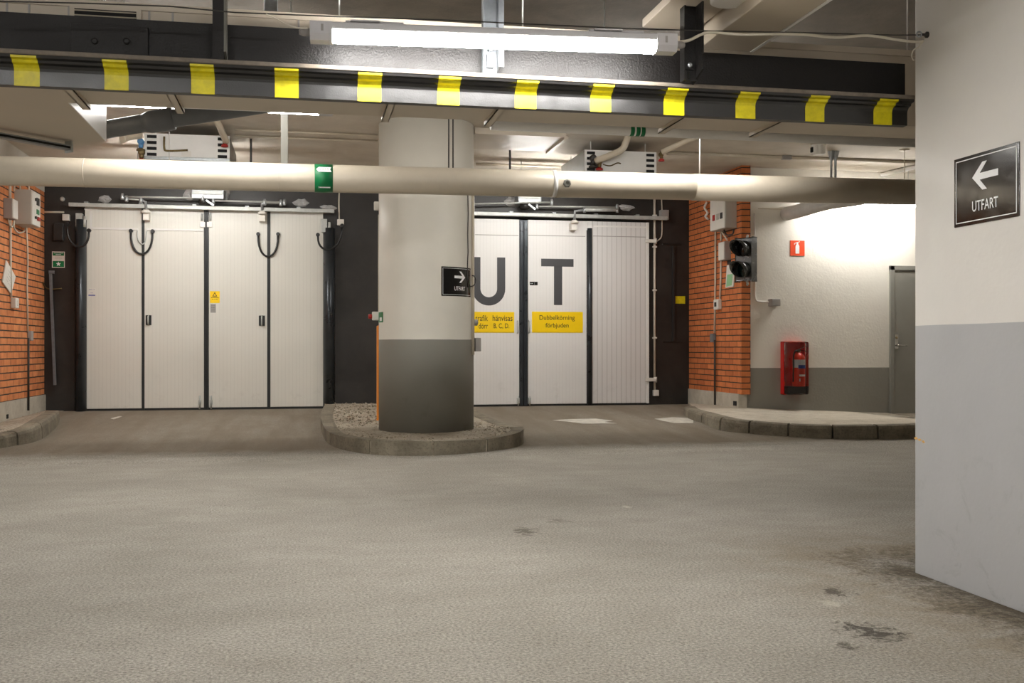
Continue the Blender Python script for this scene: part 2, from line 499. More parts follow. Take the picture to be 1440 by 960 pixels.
mb = MB()
ys = [YMIN, -4, 0, 3, 6, 8, 9, 9.4] + [9.6 + 0.4 * i for i in range(13)] + [14.8]
nx = 12; rows = []
for y in ys:
    rows.append([mb.bm.verts.new((XMIN + (XMAX - XMIN) * i / nx, y, road_z(y))) for i in range(nx + 1)])
for a, b in zip(rows, rows[1:]):
    for i in range(nx):
        f = mb.bm.faces.new((a[i], a[i + 1], b[i + 1], b[i])); f.smooth = True
floor = struct(mb.build('floor', 'asphalt'))
def decal(name, mat, pts, parent):
    mb = MB(); ps = [onRoad(*p) + Vector((0, 0, 0.004)) for p in pts]
    mb.bm.faces.new([mb.bm.verts.new(p) for p in ps])
    return mb.build(name, mat, parent)
decal('paint_patch', 'chip_light', [(776, 591), (800, 589.5), (838, 588.8), (862, 591.5), (850, 593.5), (868, 595.5), (820, 596), (798, 593)], floor)
decal('paint_patch', 'chip_light', [(920, 589), (945, 587), (975, 588), (975, 595), (948, 595), (932, 592)], floor)
decal('paint_fleck', 'chip_light', [(155, 588.5), (168, 585.2), (172, 585.8), (160, 589.8)], floor)
decal('paint_fleck', 'chip_light', [(830, 588), (838, 583), (840, 583), (833, 588)], floor) if False else None

struct(MB().box((XMIN, 8.6, CEIL), (XMAX, 14.9, CEIL + 0.1)).build('ceiling', 'ceiling'))
struct(MB().box((XMIN, YMIN, CEIL), (XMAX, 8.6, CEIL + 0.1)).build('ceiling_front', 'raw_ceiling_shaded'))
struct(MB().box((XMIN - .1, YMIN, -.05), (XMIN, 14.9, CEIL)).build('wall_west', 'outer_wall'))
struct(MB().box((XMAX, YMIN, -.05), (XMAX + .1, 14.9, CEIL)).build('wall_east', 'outer_wall'))
struct(MB().box((XMIN, YMIN - .1, -.05), (XMAX, YMIN, CEIL)).build('wall_south', 'outer_wall'))

g1l, g1r = onY(119, 570, GY).x, onY(455, 570, GY).x        # left gate opening
g2r = onY(912, 567, GY).x
g2w = onY(742, 567, GY).x
g2leaf = onY(826, 567, GY).x - g2w
g2l = g2w - 2 * g2leaf - 0.02
mb = MB()
mb.box((XL - .3, WY, 0), (g1l, WY + .2, 2.87)).box((g1r, WY, 0), (g2l, WY + .2, 2.87)).box((g2r, WY, 0), (XB + .3, WY + .2, 2.87))
mb.box((XL - .3, WY, 2.87), (XB + .3, WY + .2, CEIL))
struct(mb.build('wall_north', 'black_wall'))
# left brick return with its concrete plinth
o = struct(MB().box((XL - .25, 11.0, 0.40), (XL, WY, 3.06)).build('wall_left', 'brick_left'))
MB().box((XL - .25, 11.0, 3.06), (XL + .004, WY, CEIL)).build('upper_band', 'outer_wall', o)
MB().box((XL - .27, 11.0, 0.0), (XL + .02, WY, 0.41)).build('plinth', 'concrete', o)
struct(MB().box((XMIN, 10.9, -.02), (XL - .02, 11.1, CEIL)).build('wall_left_return', 'outer_wall'))
# right brick return
YB0 = 12.73
o = struct(MB().box((XB, YB0, 0.415), (XB + .125, WY, CEIL)).build('wall_right', 'brick_y'))
o.data.materials.append(M('brick_x'))
for p in o.data.polygons:
    if abs(p.normal.y) > 0.5: p.material_index = 1
MB().box((XB - .015, YB0 + .06, 0.05), (XB + .10, WY, 0.42)).build('plinth', 'concrete', o)
# white rendered wall beyond the brick
o = struct(MB().box((XB + .03, WWY, 0.0), (XMAX, WWY + .2, CEIL)).build('wall_white', 'wall_paint'))
# platform corner joint / pipe channel strip
mb = MB()
a = onY(1062, 290, WWY - .02)
mb.box((XB + .128, WWY - .03, .5), (XB + .165, WWY, 3.2), .004)
mb.build('corner_strip', 'wall_paint', o)

# ------------------------------------------------------------------ the two pillars
PX, PY_, PR = 1.272, 11.13, 0.505
pil = thing('round_pillar', (PX, PY_, 0.14), 'thick round pillar painted white above grey, standing on the traffic island', 'pillar', kind='thing')
MB().lathe((PX, PY_, 0.12), (0, 0, 1), [(PR, 0), (PR, 1.0), (PR, 2.0), (PR, CEIL - .12)], 96).build('shaft', 'pillar_paint', pil)
bp = thing('square_pillar', (3.1, 3.3, 0), 'massive flat-sided pillar at the right edge, white over light grey, with exit sign', 'pillar', kind='thing')
MB().box((2.735, 1.9, -.01), (3.6, 4.335, CEIL - .001), .012).build('shaft', 'big_pillar_paint', bp)

for (pa_, pb_) in (((1285.5, 614), (1291, 618)), ((1291, 616.5), (1296, 620)), ((1296.5, 619), (1301, 623))):
    cs = [onX(pa_[0], pa_[1] + 1, 2.735), onX(pb_[0] - 2, pa_[1] - .3, 2.735), onX(pb_[0], pb_[1] - 1, 2.735), onX(pa_[0] + 2, pb_[1], 2.735)]
    MB().poly([c_ + Vector((-.0015, 0, 0)) for c_ in cs], (.003, 0, 0)).build('paint_chip', 'chip_orange', bp)
# ------------------------------------------------------------------ kerbs, islands
def kerb_run(name_group, bottom_px, top_px, width, inward, fill_mat, splits, labels, cat='kerb stone', top_fixed=None):
    """kerb stones along an outline read on the road; returns the inner top edge"""
    bots, tops = [], []
    for (bx, by), (tx, ty) in zip(bottom_px, top_px):
        b = onRoad(bx, by); D = ray(bx, by); d = b.y / D.y
        zt = H - (ty - CY) * d / F
        bots.append(b); tops.append(Vector((b.x, b.y, max(zt, b.z + 0.03))))
    for e_ in (top_fixed or []):
        bots.append(Vector((e_[0], e_[1], road_z(e_[1])))); tops.append(Vector((e_[0], e_[1], max(road_z(e_[1]) + .05, .165 if e_[1] < 13 else .24))))
    B = spline(bots, 6); T = spline(tops, 6)
    n = len(B); inner = []
    for i in range(n):
        d = (B[min(i + 1, n - 1)] - B[max(i - 1, 0)]); d.z = 0; d.normalize()
        nn = Vector((-d.y, d.x, 0)) * inward
        inner.append(nn)
    out = []
    for k, (i0, i1) in enumerate(zip(splits, splits[1:])):
        mb = MB(); secs = []
        for i in range(i0, i1 + 1):
            b, t, nn = B[i].copy(), T[i].copy(), inner[i]
            if i in (i0, i1):
                tang = (B[min(i + 1, n - 1)] - B[max(i - 1, 0)]).normalized() * (0.012 if i == i0 else -0.012)
                tang.z = 0; b += tang; t += tang
            h = t.z - b.z
            pr = [b + Vector((0, 0, -.04)), b + Vector((0, 0, h * .72)) + nn * .008, b + Vector((0, 0, h * .93)) + nn * .022,
                  Vector((b.x, b.y, t.z)) + nn * .05, Vector((b.x, b.y, t.z)) + nn * width, Vector((b.x, b.y, b.z - .04)) + nn * width]
            secs.append([mb.bm.verts.new(p) for p in pr])
        fs = []
        for s0, s1 in zip(secs, secs[1:]):
            for j in range(6): fs.append(mb.bm.faces.new((s0[j], s0[(j + 1) % 6], s1[(j + 1) % 6], s1[j])))
        fs.append(mb.bm.faces.new(secs[0])); fs.append(mb.bm.faces.new(list(reversed(secs[-1]))))
        bmesh.ops.recalc_face_normals(mb.bm, faces=fs)
        o = mb.build('kerb_stone', 'kerb')
        tag(o, labels[k], cat, name_group, 'thing'); out.append(o)
    return [T[i] + inner[i] * (width - .01) for i in range(n)]
def fill(name, pts, mat, drop=0.012, bottom=0.0):
    mb = MB()
    top = [mb.bm.verts.new((p.x, p.y, p.z - drop)) for p in pts]
    f = mb.bm.faces.new(top)
    bmesh.ops.triangulate(mb.bm, faces=[f])
    low = [mb.bm.verts.new((p.x, p.y, bottom)) for p in pts]
    n = len(pts)
    for i in range(n): mb.bm.faces.new((top[i], top[(i + 1) % n], low[(i + 1) % n], low[i]))
    bmesh.ops.recalc_face_normals(mb.bm, faces=mb.bm.faces[:])
    return struct(mb.build(name, mat))
# pillar island: left side from the wall, round the nose, right side hidden behind the pillar
i_bot = [(474, 577.5), (471, 588), (472, 604), (487, 625), (536, 636), (604, 637.5), (670, 632.5), (706, 627), (715, 620)]
i_top = [(474, 568.5), (471, 577), (472, 590), (487, 608), (536, 616), (604, 618), (670, 615.5), (706, 608), (714.5, 601)]
K = 'kerb stones round the pillar island'
inn = kerb_run(K, i_bot, i_top, 0.16, -1, None, [0, 9, 18, 24, 30, 36, 50, 60, 66],
    ['straight kerb stone along left flank of pillar island next to the gate', 'curved kerb stone at front left corner of pillar island',
     'kerb stone on the front left of pillar island', 'kerb stone at the front middle of pillar island below the round pillar',
     'kerb stone on the front right of pillar island', 'curved kerb stone at right end of pillar island',
     'straight kerb stone on right flank of island just behind its right end', 'straight kerb stone on right flank of island reaching the exit gate'], top_fixed=[(2.10, 11.3), (2.05, 12.6), (2.03, WY - .02)])
inn[0].y = WY - .01
inn[-1].y = WY - .01
ISLAND = [Vector((p.x, p.y, max(p.z, .14))) for p in inn]
fill('island_fill', ISLAND, 'island_fill')
# right platform
r_bot = [(961, 581), (968, 588.5), (986, 594.5), (1012, 605), (1053, 609.5), (1108, 614), (1171, 617), (1235, 617.5), (1283, 616.5), (1345, 613)]
r_top = [(961, 571), (968, 575.5), (986, 580), (1012, 586.5), (1053, 592), (1108, 596), (1171, 598), (1235, 597.5), (1283, 596.5), (1345, 594)]
inn = kerb_run('kerb stones along the right platform', r_bot, r_top, 0.15, 1, None, [0, 12, 18, 24, 30, 36, 42, 54],
    ['low rounded kerb stone where right platform starts beside the exit gate', 'second kerb stone from the left along the right platform edge',
     'third kerb stone from the left along the right platform edge', 'fourth kerb stone from the left along right platform below brick corner',
     'kerb stone of right platform directly in front of the fire extinguisher', 'kerb stone of right platform just right of the fire extinguisher',
     'last kerb stone of right platform running behind the big pillar'])
pz = lambda x: 0.245 - 0.042 * (x - 5.6)
fill('platform_right', inn + [Vector((inn[-1].x, WWY + .01, pz(inn[-1].x))), Vector((7.7, WWY + .01, pz(7.7))), Vector((6.6, WWY + .01, pz(6.6))), Vector((XB + .04, WWY + .01, .25)), Vector((XB + .04, 13.6, .245)), Vector((XB - .02, WY - .01, .225))], 'platform_fill')
# left platform
l_bot = [(-60, 634), (0, 630), (16, 627.5), (46, 622), (66, 613), (82, 597), (84.5, 586)]
l_top = [(-60, 615), (0, 612), (16, 609), (46, 601), (66, 590), (82, 580), (84.5, 577)]
inn = kerb_run('kerb stones along the left platform', l_bot, l_top, 0.16, 1, None, [0, 14, 22, 30, 36],
    ['kerb stone of left platform cut by the left photo edge', 'kerb stone in the middle of the left platform front edge',
     'curved kerb stone on the right bend of the left platform', 'kerb stone at far end of left platform near black wall'])
LEFTP = [Vector((-3.31, 12.3, .2)), Vector((-3.0, 12.9, .2)), Vector((-3.05, 13.6, .205)), Vector((-3.31, 14.3, .21))]
fill('platform_left', inn + [Vector((inn[-1].x, WY - .01, .21)), Vector((XL + .02, WY - .01, .215)), Vector((XL + .02, 12.5, .205)), Vector((XL + .02, 10.95, .19)), Vector((inn[0].x, 10.95, .19))], 'island_fill')

# loose gravel on the fills: nobody could count it
def gravel(poly, n, seed, avoid, label, rmin=.008, rmax=.022):
    rng = random.Random(seed); mb = MB()
    xs, ys_ = [p.x for p in poly], [p.y for p in poly]
    def inside(x, y):
        c = False; j = len(poly) - 1
        for i in range(len(poly)):
            if (poly[i].y > y) != (poly[j].y > y) and x < (poly[j].x - poly[i].x) * (y - poly[i].y) / (poly[j].y - poly[i].y) + poly[i].x: c = not c
            j = i
        return c
    def height(x, y):
        ds = sorted(((p.x - x) ** 2 + (p.y - y) ** 2, p.z) for p in poly)[:4]
        ws = [1 / (d + .01) for d, _ in ds]
        return sum(w_ * z for w_, (_, z) in zip(ws, ds)) / sum(ws) - .012
    k = 0
    while k < n:
        x, y = rng.uniform(min(xs), max(xs)), rng.uniform(min(ys_), max(ys_))
        if not inside(x, y) or (avoid and (x - avoid[0]) ** 2 + (y - avoid[1]) ** 2 < avoid[2] ** 2): continue
        r = rng.uniform(rmin, rmax); z = height(x, y); k += 1
        v = [mb.bm.verts.new((x + dx * r * rng.uniform(.6, 1.3), y + dy * r * rng.uniform(.6, 1.3), z + dz * r * rng.uniform(.4, .9))) for dx, dy, dz in ((1, 0, 0), (0, 1, 0), (-1, 0, 0), (0, -1, 0), (0, 0, 1), (0, 0, -1))]
        for a, b, c in ((0, 1, 4), (1, 2, 4), (2, 3, 4), (3, 0, 4), (1, 0, 5), (2, 1, 5), (3, 2, 5), (0, 3, 5)): mb.bm.faces.new((v[a], v[b], v[c]))
    o = mb.build('gravel', 'gravel_stone')
    tag(o, label, 'gravel', None, 'stuff')
def stones():
    t = NT('gravel_stone'); p = t.coord(); n = t.noise(40, 2, 0.6, p)
    t.color(t.mix(t.ramp(n, 0.38, 0.62), rgb(112, 100, 82), rgb(192, 182, 164))); t.rough(0.9); MATS['gravel_stone'] = t.m
stones()
gravel(ISLAND, 1500, 3, (PX, PY_, PR + .02), 'loose brown gravel on the pillar island around the round pillar')
gravel(LEFTP, 160, 5, None, 'loose brown gravel on the left platform at the foot of the brick wall')

# ------------------------------------------------------------------ LAMPS
def batten(name, L, glow, label, group=None, loc=(0, 0, 0), hung=False):
    """white linear lamp; origin at the middle of the top; runs along X"""
    t = thing(name, loc, label, 'lamp', group)
    x, y, z = loc
    h = L / 2
    hw = 0.045
    MB().box((x - h + .085, y - hw, z - .032), (x + h - .085, y + hw, z), .006).build('housing', 'lamp_grey', t)
    pr = [(-hw + .003, -.030), (-hw + .003, -.052), (-.028, -.070), (0, -.075), (.028, -.070), (hw - .003, -.052), (hw - .003, -.030)]
    MB().poly([(x - h + .09, y + a, z + b) for a, b in pr], (L - .18, 0, 0), True).build('diffuser', glow, t)
    for s in (-1, 1):
        e = MB().poly([(x + s * (h - .09), y + a * 1.06, z + b) for a, b in [(-hw, 0), (-hw, -.05), (-.03, -.074), (.03, -.074), (hw, -.05), (hw, 0)]], (s * .09, 0, 0)).build('end_cap', 'lamp_grey', t)
        MB().box((x + s * (h - .055), y - hw - .004, z - .04), (x + s * (h - .045), y - hw, z - .012)).build('latch', 'plastic_grey', e)
        MB().lathe((x + s * h, y, z - .035), (s, 0, 0), [(.016, 0), (.016, .03), (.010, .045)], 12).build('cable_gland', 'plastic_grey', e)
    if hung:
        for s in (-1, 1): MB().tube([(x + s * h * .66, y, z + .005), (x + s * h * .66, y, CEIL + (z - z) )], .004, 8).build('hanging_rod', 'zinc_dull', t)
    for s in (-1, 1):
        MB().box((x + s * h * .66 - .12, y - .03, z), (x + s * h * .66 + .12, y + .03, z + .012), .003).box((x + s * h * .66 - .10, y - .048, z + .004), (x + s * h * .66 + .02, y - .03, z + .01)).build('mounting_clip', 'lamp_grey', t)
    return t
LZ0, LZ1 = 2.355, 2.371
lx0 = onY(436, 40, 4.37).x; lx1 = onY(949, 60, 4.29).x
l1 = batten('batten_lamp', math.hypot(lx1 - lx0, .07), 'glow_beam', 'lit white linear lamp hanging in front of the yellow-striped black beam', 'linear lamps')
l1.location = ((lx0 + lx1) / 2, 4.33, (LZ0 + LZ1) / 2)
l1.rotation_euler = (0, -math.atan2(LZ1 - LZ0, lx1 - lx0), -math.atan2(.07, lx1 - lx0))
GL = 'linear lamps'
ls = batten('batten_lamp', 1.6, 'glow_strip', 'bright lamp strip glimpsed between the flat duct and the dark drain pipe at upper left', GL, (-.62, 7.1, 2.655), True)
l2 = batten('batten_lamp', 1.6, 'glow_mid', 'linear lamp above the beige pipe, left of the pillar', GL, (-.9, 8.5, 3.24), True)
l3 = batten('batten_lamp', 1.6, 'glow_wall', 'linear lamp hung before the white wall, glowing behind the beige pipe on the right', GL, (7.3, 12.55, 2.955), True)
l4 = batten('batten_lamp', 1.6, 'glow_gate', 'linear lamp hidden behind the beige pipe in front of the left gate', GL, (-1.4, 12.9, 3.13), True)
l5 = batten('batten_lamp', 1.6, 'glow_rear', 'unseen linear fill lamp added behind the camera, left', GL, (-2.0, 0.6, 2.75), True)  # unseen; added with its copies to fill the room with light
def lampcopy(src, loc, label):
    c = copy_tree(src); c.location = loc; c['label'] = label; return c
lampcopy(l2, (3.0, 8.5, 3.24), 'linear lamp above the beige pipe, right of the pillar')
lampcopy(l4, (3.2, 12.9, 3.15), 'linear lamp hidden behind the beige pipe in front of the exit gate')
lampcopy(l5, (1.2, 0.6, 2.75), 'unseen linear fill lamp added behind the camera, right')
lampcopy(l5, (-2.0, -4.0, 2.75), 'unseen linear fill lamp added far behind the camera, left')
lampcopy(l5, (1.6, -4.0, 2.75), 'unseen linear fill lamp added far behind the camera, right')
lampcopy(l5, (-4.8, 3.5, 2.75), 'unseen linear fill lamp added beyond the left frame edge')
lampcopy(l5, (-5.0, 8.0, 2.75), 'unseen linear fill lamp added beyond the left frame edge, towards the gates')

# ------------------------------------------------------------------ HEIGHT LIMIT BEAM
BX0, BX1 = -2.6, onY(1283, 150, 4.52).x
beam = thing('height_limit_beam', ((BX0 + BX1) / 2, 4.55, 2.094), 'black steel height limit beam with yellow tape stripes across the whole ceiling', 'beam', kind='thing')
MB().box((BX0, 4.575, 2.205), (BX1 - .004, 4.60, 2.395)).build('web', 'beam_black', beam)
MB().box((BX0, 4.495, 2.207), (BX1, 4.70, 2.226), .004).build('flange', 'flange_dusty', beam)
p0, p1 = onY(100, 20, 4.57).x, onY(209, 30, 4.57).x
sp = MB().box((p0, 4.560, 2.235), (p1, 4.576, 2.36), .002).build('splice_plate', 'beam_black', beam)
for px in (133, 178):
    q = onY(px, 58, 4.558)
    MB().lathe((q.x, 4.562, q.z), (0, -1, 0), [(.014, 0), (.014, .008), (.008, .011)], 8).build('bolt', 'beam_black', sp)
prof = [(4.500, 2.207), (4.505, 2.196), (4.527, 2.192), (4.532, 2.182), (4.550, 2.177), (4.560, 2.166), (4.563, 2.155), (4.563, 2.096), (4.60, 2.094), (4.60, 2.207)]
bum = MB().poly([(BX0, y, z) for y, z in prof], (BX1 - BX0, 0, 0)).build('bumper', 'rubber', beam)
for (a, b) in ((-97, -60), (20, 56), (147, 181), (269, 302), (386.5, 420), (503, 536), (615, 646), (724, 754), (830, 859), (933, 962), (1034, 1062), (1132, 1159), (1228, 1254)):
    if a < 0: continue
    x0, x1 = onY(a, 150, 4.563).x, onY(b, 150, 4.563).x
    o_ = .0018
    pr = [(4.503 - o_, 2.206)] + [(y - o_, z - o_ * .6) for y, z in prof[1:7]] + [(4.563 - o_, 2.0945)]
    mb = MB(); prev = None
    for (y, z) in pr:
        cur = [mb.bm.verts.new((x, y, z)) for x in (x0, x1)]
        if prev: mb.bm.faces.new((prev[0], prev[1], cur[1], cur[0]))
        prev = cur
    cur = [mb.bm.verts.new((x, 4.566, 2.0935)) for x in (x0, x1)]
    mb.bm.faces.new((prev[0], prev[1], cur[1], cur[0]))
    mb.build('tape_stripe', 'tape_yellow', bum)
# hangers carrying the beam
def channel(mb, x0, x1, y0, y1, z0, z1, th, cut=0.0):
    """U channel, web towards the camera"""
    mb.box((x0, y0, z0), (x1, y0 + th, z1))
    for xa, xb in ((x0, x0 + th), (x1 - th, x1)):
        mb.poly([(xa, y0, z0), (xa, y1, z0 + cut), (xa, y1, z1), (xa, y0, z1)], (xb - xa, 0, 0))
    return mb
h0, h1 = onY(300, 40, 4.54).x, onY(322, 40, 4.54).x
hg = thing('beam_hanger', ((h0 + h1) / 2, 4.54, 2.227), 'flat black steel hanger left of the lamp holding up the striped beam', 'hanger', 'hangers of the striped beam')
MB().poly([(h0, 4.50, 2.226), (h1 - .018, 4.50, 2.226), (h1 - .018, 4.50, CEIL), (h0, 4.50, CEIL)], (0, .012, 0)).build('strut', 'beam_black', hg)
MB().poly([(h1 - .018, 4.50, 2.26), (h1 - .018, 4.574, 2.228), (h1 - .018, 4.574, CEIL), (h1 - .018, 4.50, CEIL)], (.010, 0, 0)).build('side_flange', 'door_grey', hg)
h0, h1 = onY(680, 40, 4.52).x, onY(709, 40, 4.52).x
hg = thing('beam_hanger', ((h0 + h1) / 2, 4.54, 2.227), 'galvanized steel channel hanger behind the middle of the lit lamp', 'hanger', 'hangers of the striped beam')
mb = MB(); mb.box((h0, 4.565, 2.24), (h1 - .02, 4.573, CEIL)); mb.box((h0, 4.52, 2.228), (h0 + .006, 4.57, CEIL))
mb.poly([(h1 - .026, 4.52, 2.262), (h1 - .026, 4.572, 2.236), (h1 - .026, 4.572, CEIL), (h1 - .026, 4.52, CEIL)], (.006, 0, 0)); mb.box((h1 - .026, 4.514, 2.262), (h1 - .002, 4.52, CEIL))
mb.build('channel', 'galv_dark', hg)
q = onY(689, 80, 4.56)
MB().box((q.x - .014, 4.553, q.z - .05), (q.x + .014, 4.566, q.z + .012), .002).build('bracket', 'galv_dark', hg)
MB().lathe((q.x, 4.556, q.z + .03), (0, -1, 0), [(.010, 0), (.010, .008), (.006, .012)], 8).build('bolt', 'galvanized', hg)
h0, h1 = onY(960, 40, 4.47).x, onY(977, 40, 4.47).x
hg = thing('beam_hanger', ((h0 + h1) / 2, 4.52, 2.19), 'black channel hanger right of the lamp with slotted bolt plate', 'hanger', 'hangers of the striped beam')
zb = onY(968, 117, 4.47).z
mb = MB(); mb.box((h0, 4.45, zb + .006), (h1, 4.462, CEIL)); mb.box((h0 - .004, 4.438, zb + .006), (h0 + .004, 4.494, CEIL)); mb.poly([(h1 - .004, 4.37, zb + .04), (h1 - .004, 4.494, zb), (h1 - .004, 4.494, CEIL), (h1 - .004, 4.37, CEIL)], (.008, 0, 0))
mb.build('channel', 'beam_black', hg)
q = onY(969, 95, 4.45)
MB().box((q.x - .022, 4.440, q.z - .012), (q.x + .02, 4.451, q.z + .026), .002).build('washer_plate', 'beam_black', hg)
MB().lathe((q.x, 4.444, q.z + .008), (0, -1, 0), [(.011, 0), (.011, .008), (.006, .014)], 8).build('bolt', 'galvanized', hg)
MB().box((q.x - .007, 4.447, q.z - .052), (q.x + .007, 4.451, q.z - .018), .003).build('slot', 'dark_hole', hg)

# wires carrying and feeding the lamp
LW = 4.30
pts = [onY(x, y, LW) for x, y in ((-40, 1), (120, 4.5), (240, 9), (330, 17.5), (480, 23.5), (620, 28), (760, 34.5), (890, 40.5), (1000, 43.5), (1130, 46), (1260, 49.5))]
e = onX(1304, 49, 2.733)
tag(MB().tube(pts + [e], .0028, 8).build('suspension_wire', 'cable_dark'), 'thin dark wire stretched along the ceiling above the lit lamp', 'wire')
pts = spline([onY(951, 59, LW), onY(968, 57, LW), onY(985, 49, LW), onY(1000, 45.5, LW), onY(1040, 48.5, LW), onY(1085, 48, LW), onY(1130, 48.5, LW), onY(1175, 52.5, LW), onY(1220, 50, LW), onY(1262, 56, LW), onY(1285, 58.5, LW), onX(1299, 57.5, 2.733)], 6)
tag(MB().tube(pts, .0065, 8).build('lamp_cable', 'cable_white'), 'thick white cable sagging from the lamp to the big pillar', 'cable')
pts = spline([onY(432, 39.5, LW + .03), onY(418, 39, LW), onY(402, 34, LW), onY(388, 26, LW), onY(374, 20, LW)], 6)
tag(MB().tube(pts, .003, 8).build('lamp_cable', 'cable_white'), 'thin pale cable leaving the left end of the lit lamp', 'cable')
eb = thing('eye_bolt', e, 'small eye bolt in the big pillar where the wires end', 'bolt')
MB().lathe(e + Vector((0.002, 0, 0)), (-1, 0, 0), [(.014, 0), (.014, .008), (.006, .01), (.006, .03)], 12).build('plug', 'cable_dark', eb)
MB().tube(arc(e + Vector((-.04, 0, 0)), .012, 0, 2 * math.pi, 14, (1, 0, 0), (0, 0, 1)), .0035, 6, False).build('eye', 'galvanized', eb)
pts = spline([onX(1299, 57, 2.731), onY(1292, 66, LW), onY(1285, 70, LW + .01), onY(1282, 78, LW + .02), onY(1284, 84, LW + .03), onX(1286, 84, 2.731)], 6)
tag(MB().tube(pts, .003, 6).build('loose_cable', 'cable_white'), 'short loose white cable end curling at edge of the big pillar', 'cable')

# ------------------------------------------------------------------ VENTILATION DUCTS
DZ = 2.15
DX0, DX1 = -3.5, 4.6
du = thing('ventilation_duct', ((DX0 + DX1) / 2, 5.1, DZ), 'wide flat beige ventilation duct right behind the striped beam', 'duct')
MB().box((DX0, 4.80, DZ), (DX1, 5.10, 2.515), .003).build('body', 'duct_beige', du)
MB().box((DX0, 4.79, 2.50), (DX1, 4.80, 2.53)).build('top_flange', 'duct_beige', du)
for (ax, ay, bx, by) in ((98, 127, 116, 147), (244, 134, 254, 159), (546, 148, 541, 172), (707, 152, 685, 178), (966, 164, 934, 185), (1093, 172, 1055, 194), (1400, 190, 1330, 215)):
    x = onZ(bx, by, DZ - .02).x
    mb = MB(); mb.box((x - .018, 4.66, DZ - .022), (x + .018, 5.13, DZ - .018)).box((x - .018, 4.66, DZ - .022), (x - .014, 5.13, DZ)).box((x + .014, 4.66, DZ - .022), (x + .018, 5.13, DZ))
    mb.build('support_bar', 'duct_beige', du)
for px in (10, 41, 97, 210, 243, 420):
    x = onY(px, 20, 4.8).x
    MB().box((x - .004, 4.794, DZ + .1), (x + .004, 4.80, 2.50)).build('seam', 'plastic_grey', du)
v0, v1 = onY(105, 10, 4.79), onY(192, 14, 4.79)
gr = MB().box((v0.x - .02, 4.785, 2.40), (v1.x + .02, 4.80, 2.502)).build('vent_grille', 'duct_beige', du)
MB().box((v0.x, 4.783, 2.41), (v1.x, 4.786, 2.49)).build('grille_opening', 'dark_hole', gr)
mb = MB()
for k in range(4): mb.obox(((v0.x + v1.x) / 2, 4.782, 2.42 + k * .021), ((v1.x - v0.x) / 2, 0, 0), (0, .003, .0035), (0, .0006, -.0006))
mb.build('louvre', 'duct_beige', gr)
# lower branch at the left with its bright end face
bz = 2.19
A = [onZ(97, 146, bz), onZ(146, 198.5, bz), onZ(97, 209.5, bz), onZ(0, 193, bz)]
A[0].y = 5.115; A[1].x = A[0].x
left = Vector((-3.4, A[3].y - (A[2].y - A[3].y) / (A[2].x - A[3].x) * (A[3].x + 3.4), bz)); left.y = max(left.y, 5.4)
br = thing('duct_branch', ((A[0].x - 3.4) / 2, 5.8, bz), 'low box-shaped duct branch at top left with bright white end face', 'duct')
MB().poly([A[0], A[1], A[2], A[3], left, Vector((-3.4, 5.115, bz))], (0, 0, .36)).build('body', 'duct_beige', br)
MB().box((A[0].x, 5.115, bz + .0), (A[0].x + .006, A[1].y, bz + .36)).build('end_plate', 'white_paint', br)
MB().box((-3.4, 5.104, bz - .012), (A[0].x + .004, 5.13, bz + .02)).build('joint_frame', 'duct_beige', br)
# slotted cable tray under it
a, b = onZ(97, 211, 2.14), onZ(-10, 192, 2.14); d = (a - b).normalized(); n = Vector((-d.y, d.x, 0))
tr = thing('cable_tray', (a + b) / 2, 'slotted grey cable tray crossing under the duct branch at top left', 'cable tray')
mb = MB(); mb.obox((a + b) / 2, d * ((a - b).length / 2), n * .02, (0, 0, .002)); mb.obox((a + b) / 2 - n * .02 + Vector((0, 0, .012)), d * ((a - b).length / 2), n * .0015, (0, 0, .014)); mb.obox((a + b) / 2 + n * .02 + Vector((0, 0, .012)), d * ((a - b).length / 2), n * .0015, (0, 0, .014))
mb.build('tray', 'galvanized', tr)
mb = MB()
for k in range(26):
    c = b + (a - b) * ((k + .5) / 26); mb.obox(c - n * .0218 + Vector((0, 0, .012)), d * .009, n * .0004, (0, 0, .006))
mb.build('slots', 'dark_hole', tr)
MB().obox(a + Vector((0, 0, .02)), d * .006, n * .03, (0, 0, .035)).build('end_clip', 'zinc_dull', tr)

# ducts crossing above the beam towards the camera at top right
def yduct(x0, x1, z0, z1, y0, y1, label, lip=True):
    t = thing('ventilation_duct', ((x0 + x1) / 2, (y0 + y1) / 2, z0), label, 'duct')
    MB().box((x0, y0, z0), (x1, y1, z1), .004).build('body', 'duct_beige', t)
    if lip: MB().box((x1 - .004, y0, z0 - .004), (x1 + .012, y1, z0 + .03)).build('edge_flange', 'white_paint', t)
    return t
xa = onZ(1165, 0, 2.475).x; xb = onZ(1073, 0, 2.475).x; xc = onZ(944, 0, 2.56).x
yduct(xb, xa, 2.475, 2.75, 2.6, 4.79, 'flat beige duct slanting over the beam at top right, nearest the big pillar')
d2 = yduct(xc, xb - .015, 2.56, 2.60, 2.8, 4.79, 'pale duct over right end of the lamp with a round outlet', False)
c = onZ(1028, -4, 2.555)
MB().lathe((c.x, c.y, 2.53), (0, 0, 1), [(.08, 0), (.09, .004), (.09, .035)], 32).build('round_outlet', 'white_paint', d2)
tag(MB().tube([onY(x, y, 7.6) for x, y in ((1150, 2), (1300, 12))], .03, 12).build('ceiling_conduit', 'plastic_grey'), 'grey conduit under the ceiling at top right, close to the big pillar', 'conduit')
q = onY(381, 17, 5.05)
MB_ = MB().lathe((q.x, 5.05, 2.515), (0, 0, 1), [(.032, 0), (.032, CEIL - 2.515)], 16)
tag(MB_.build('vertical_pipe', 'galvanized'), 'short silvery pipe rising above the duct left of the lamp', 'pipe')
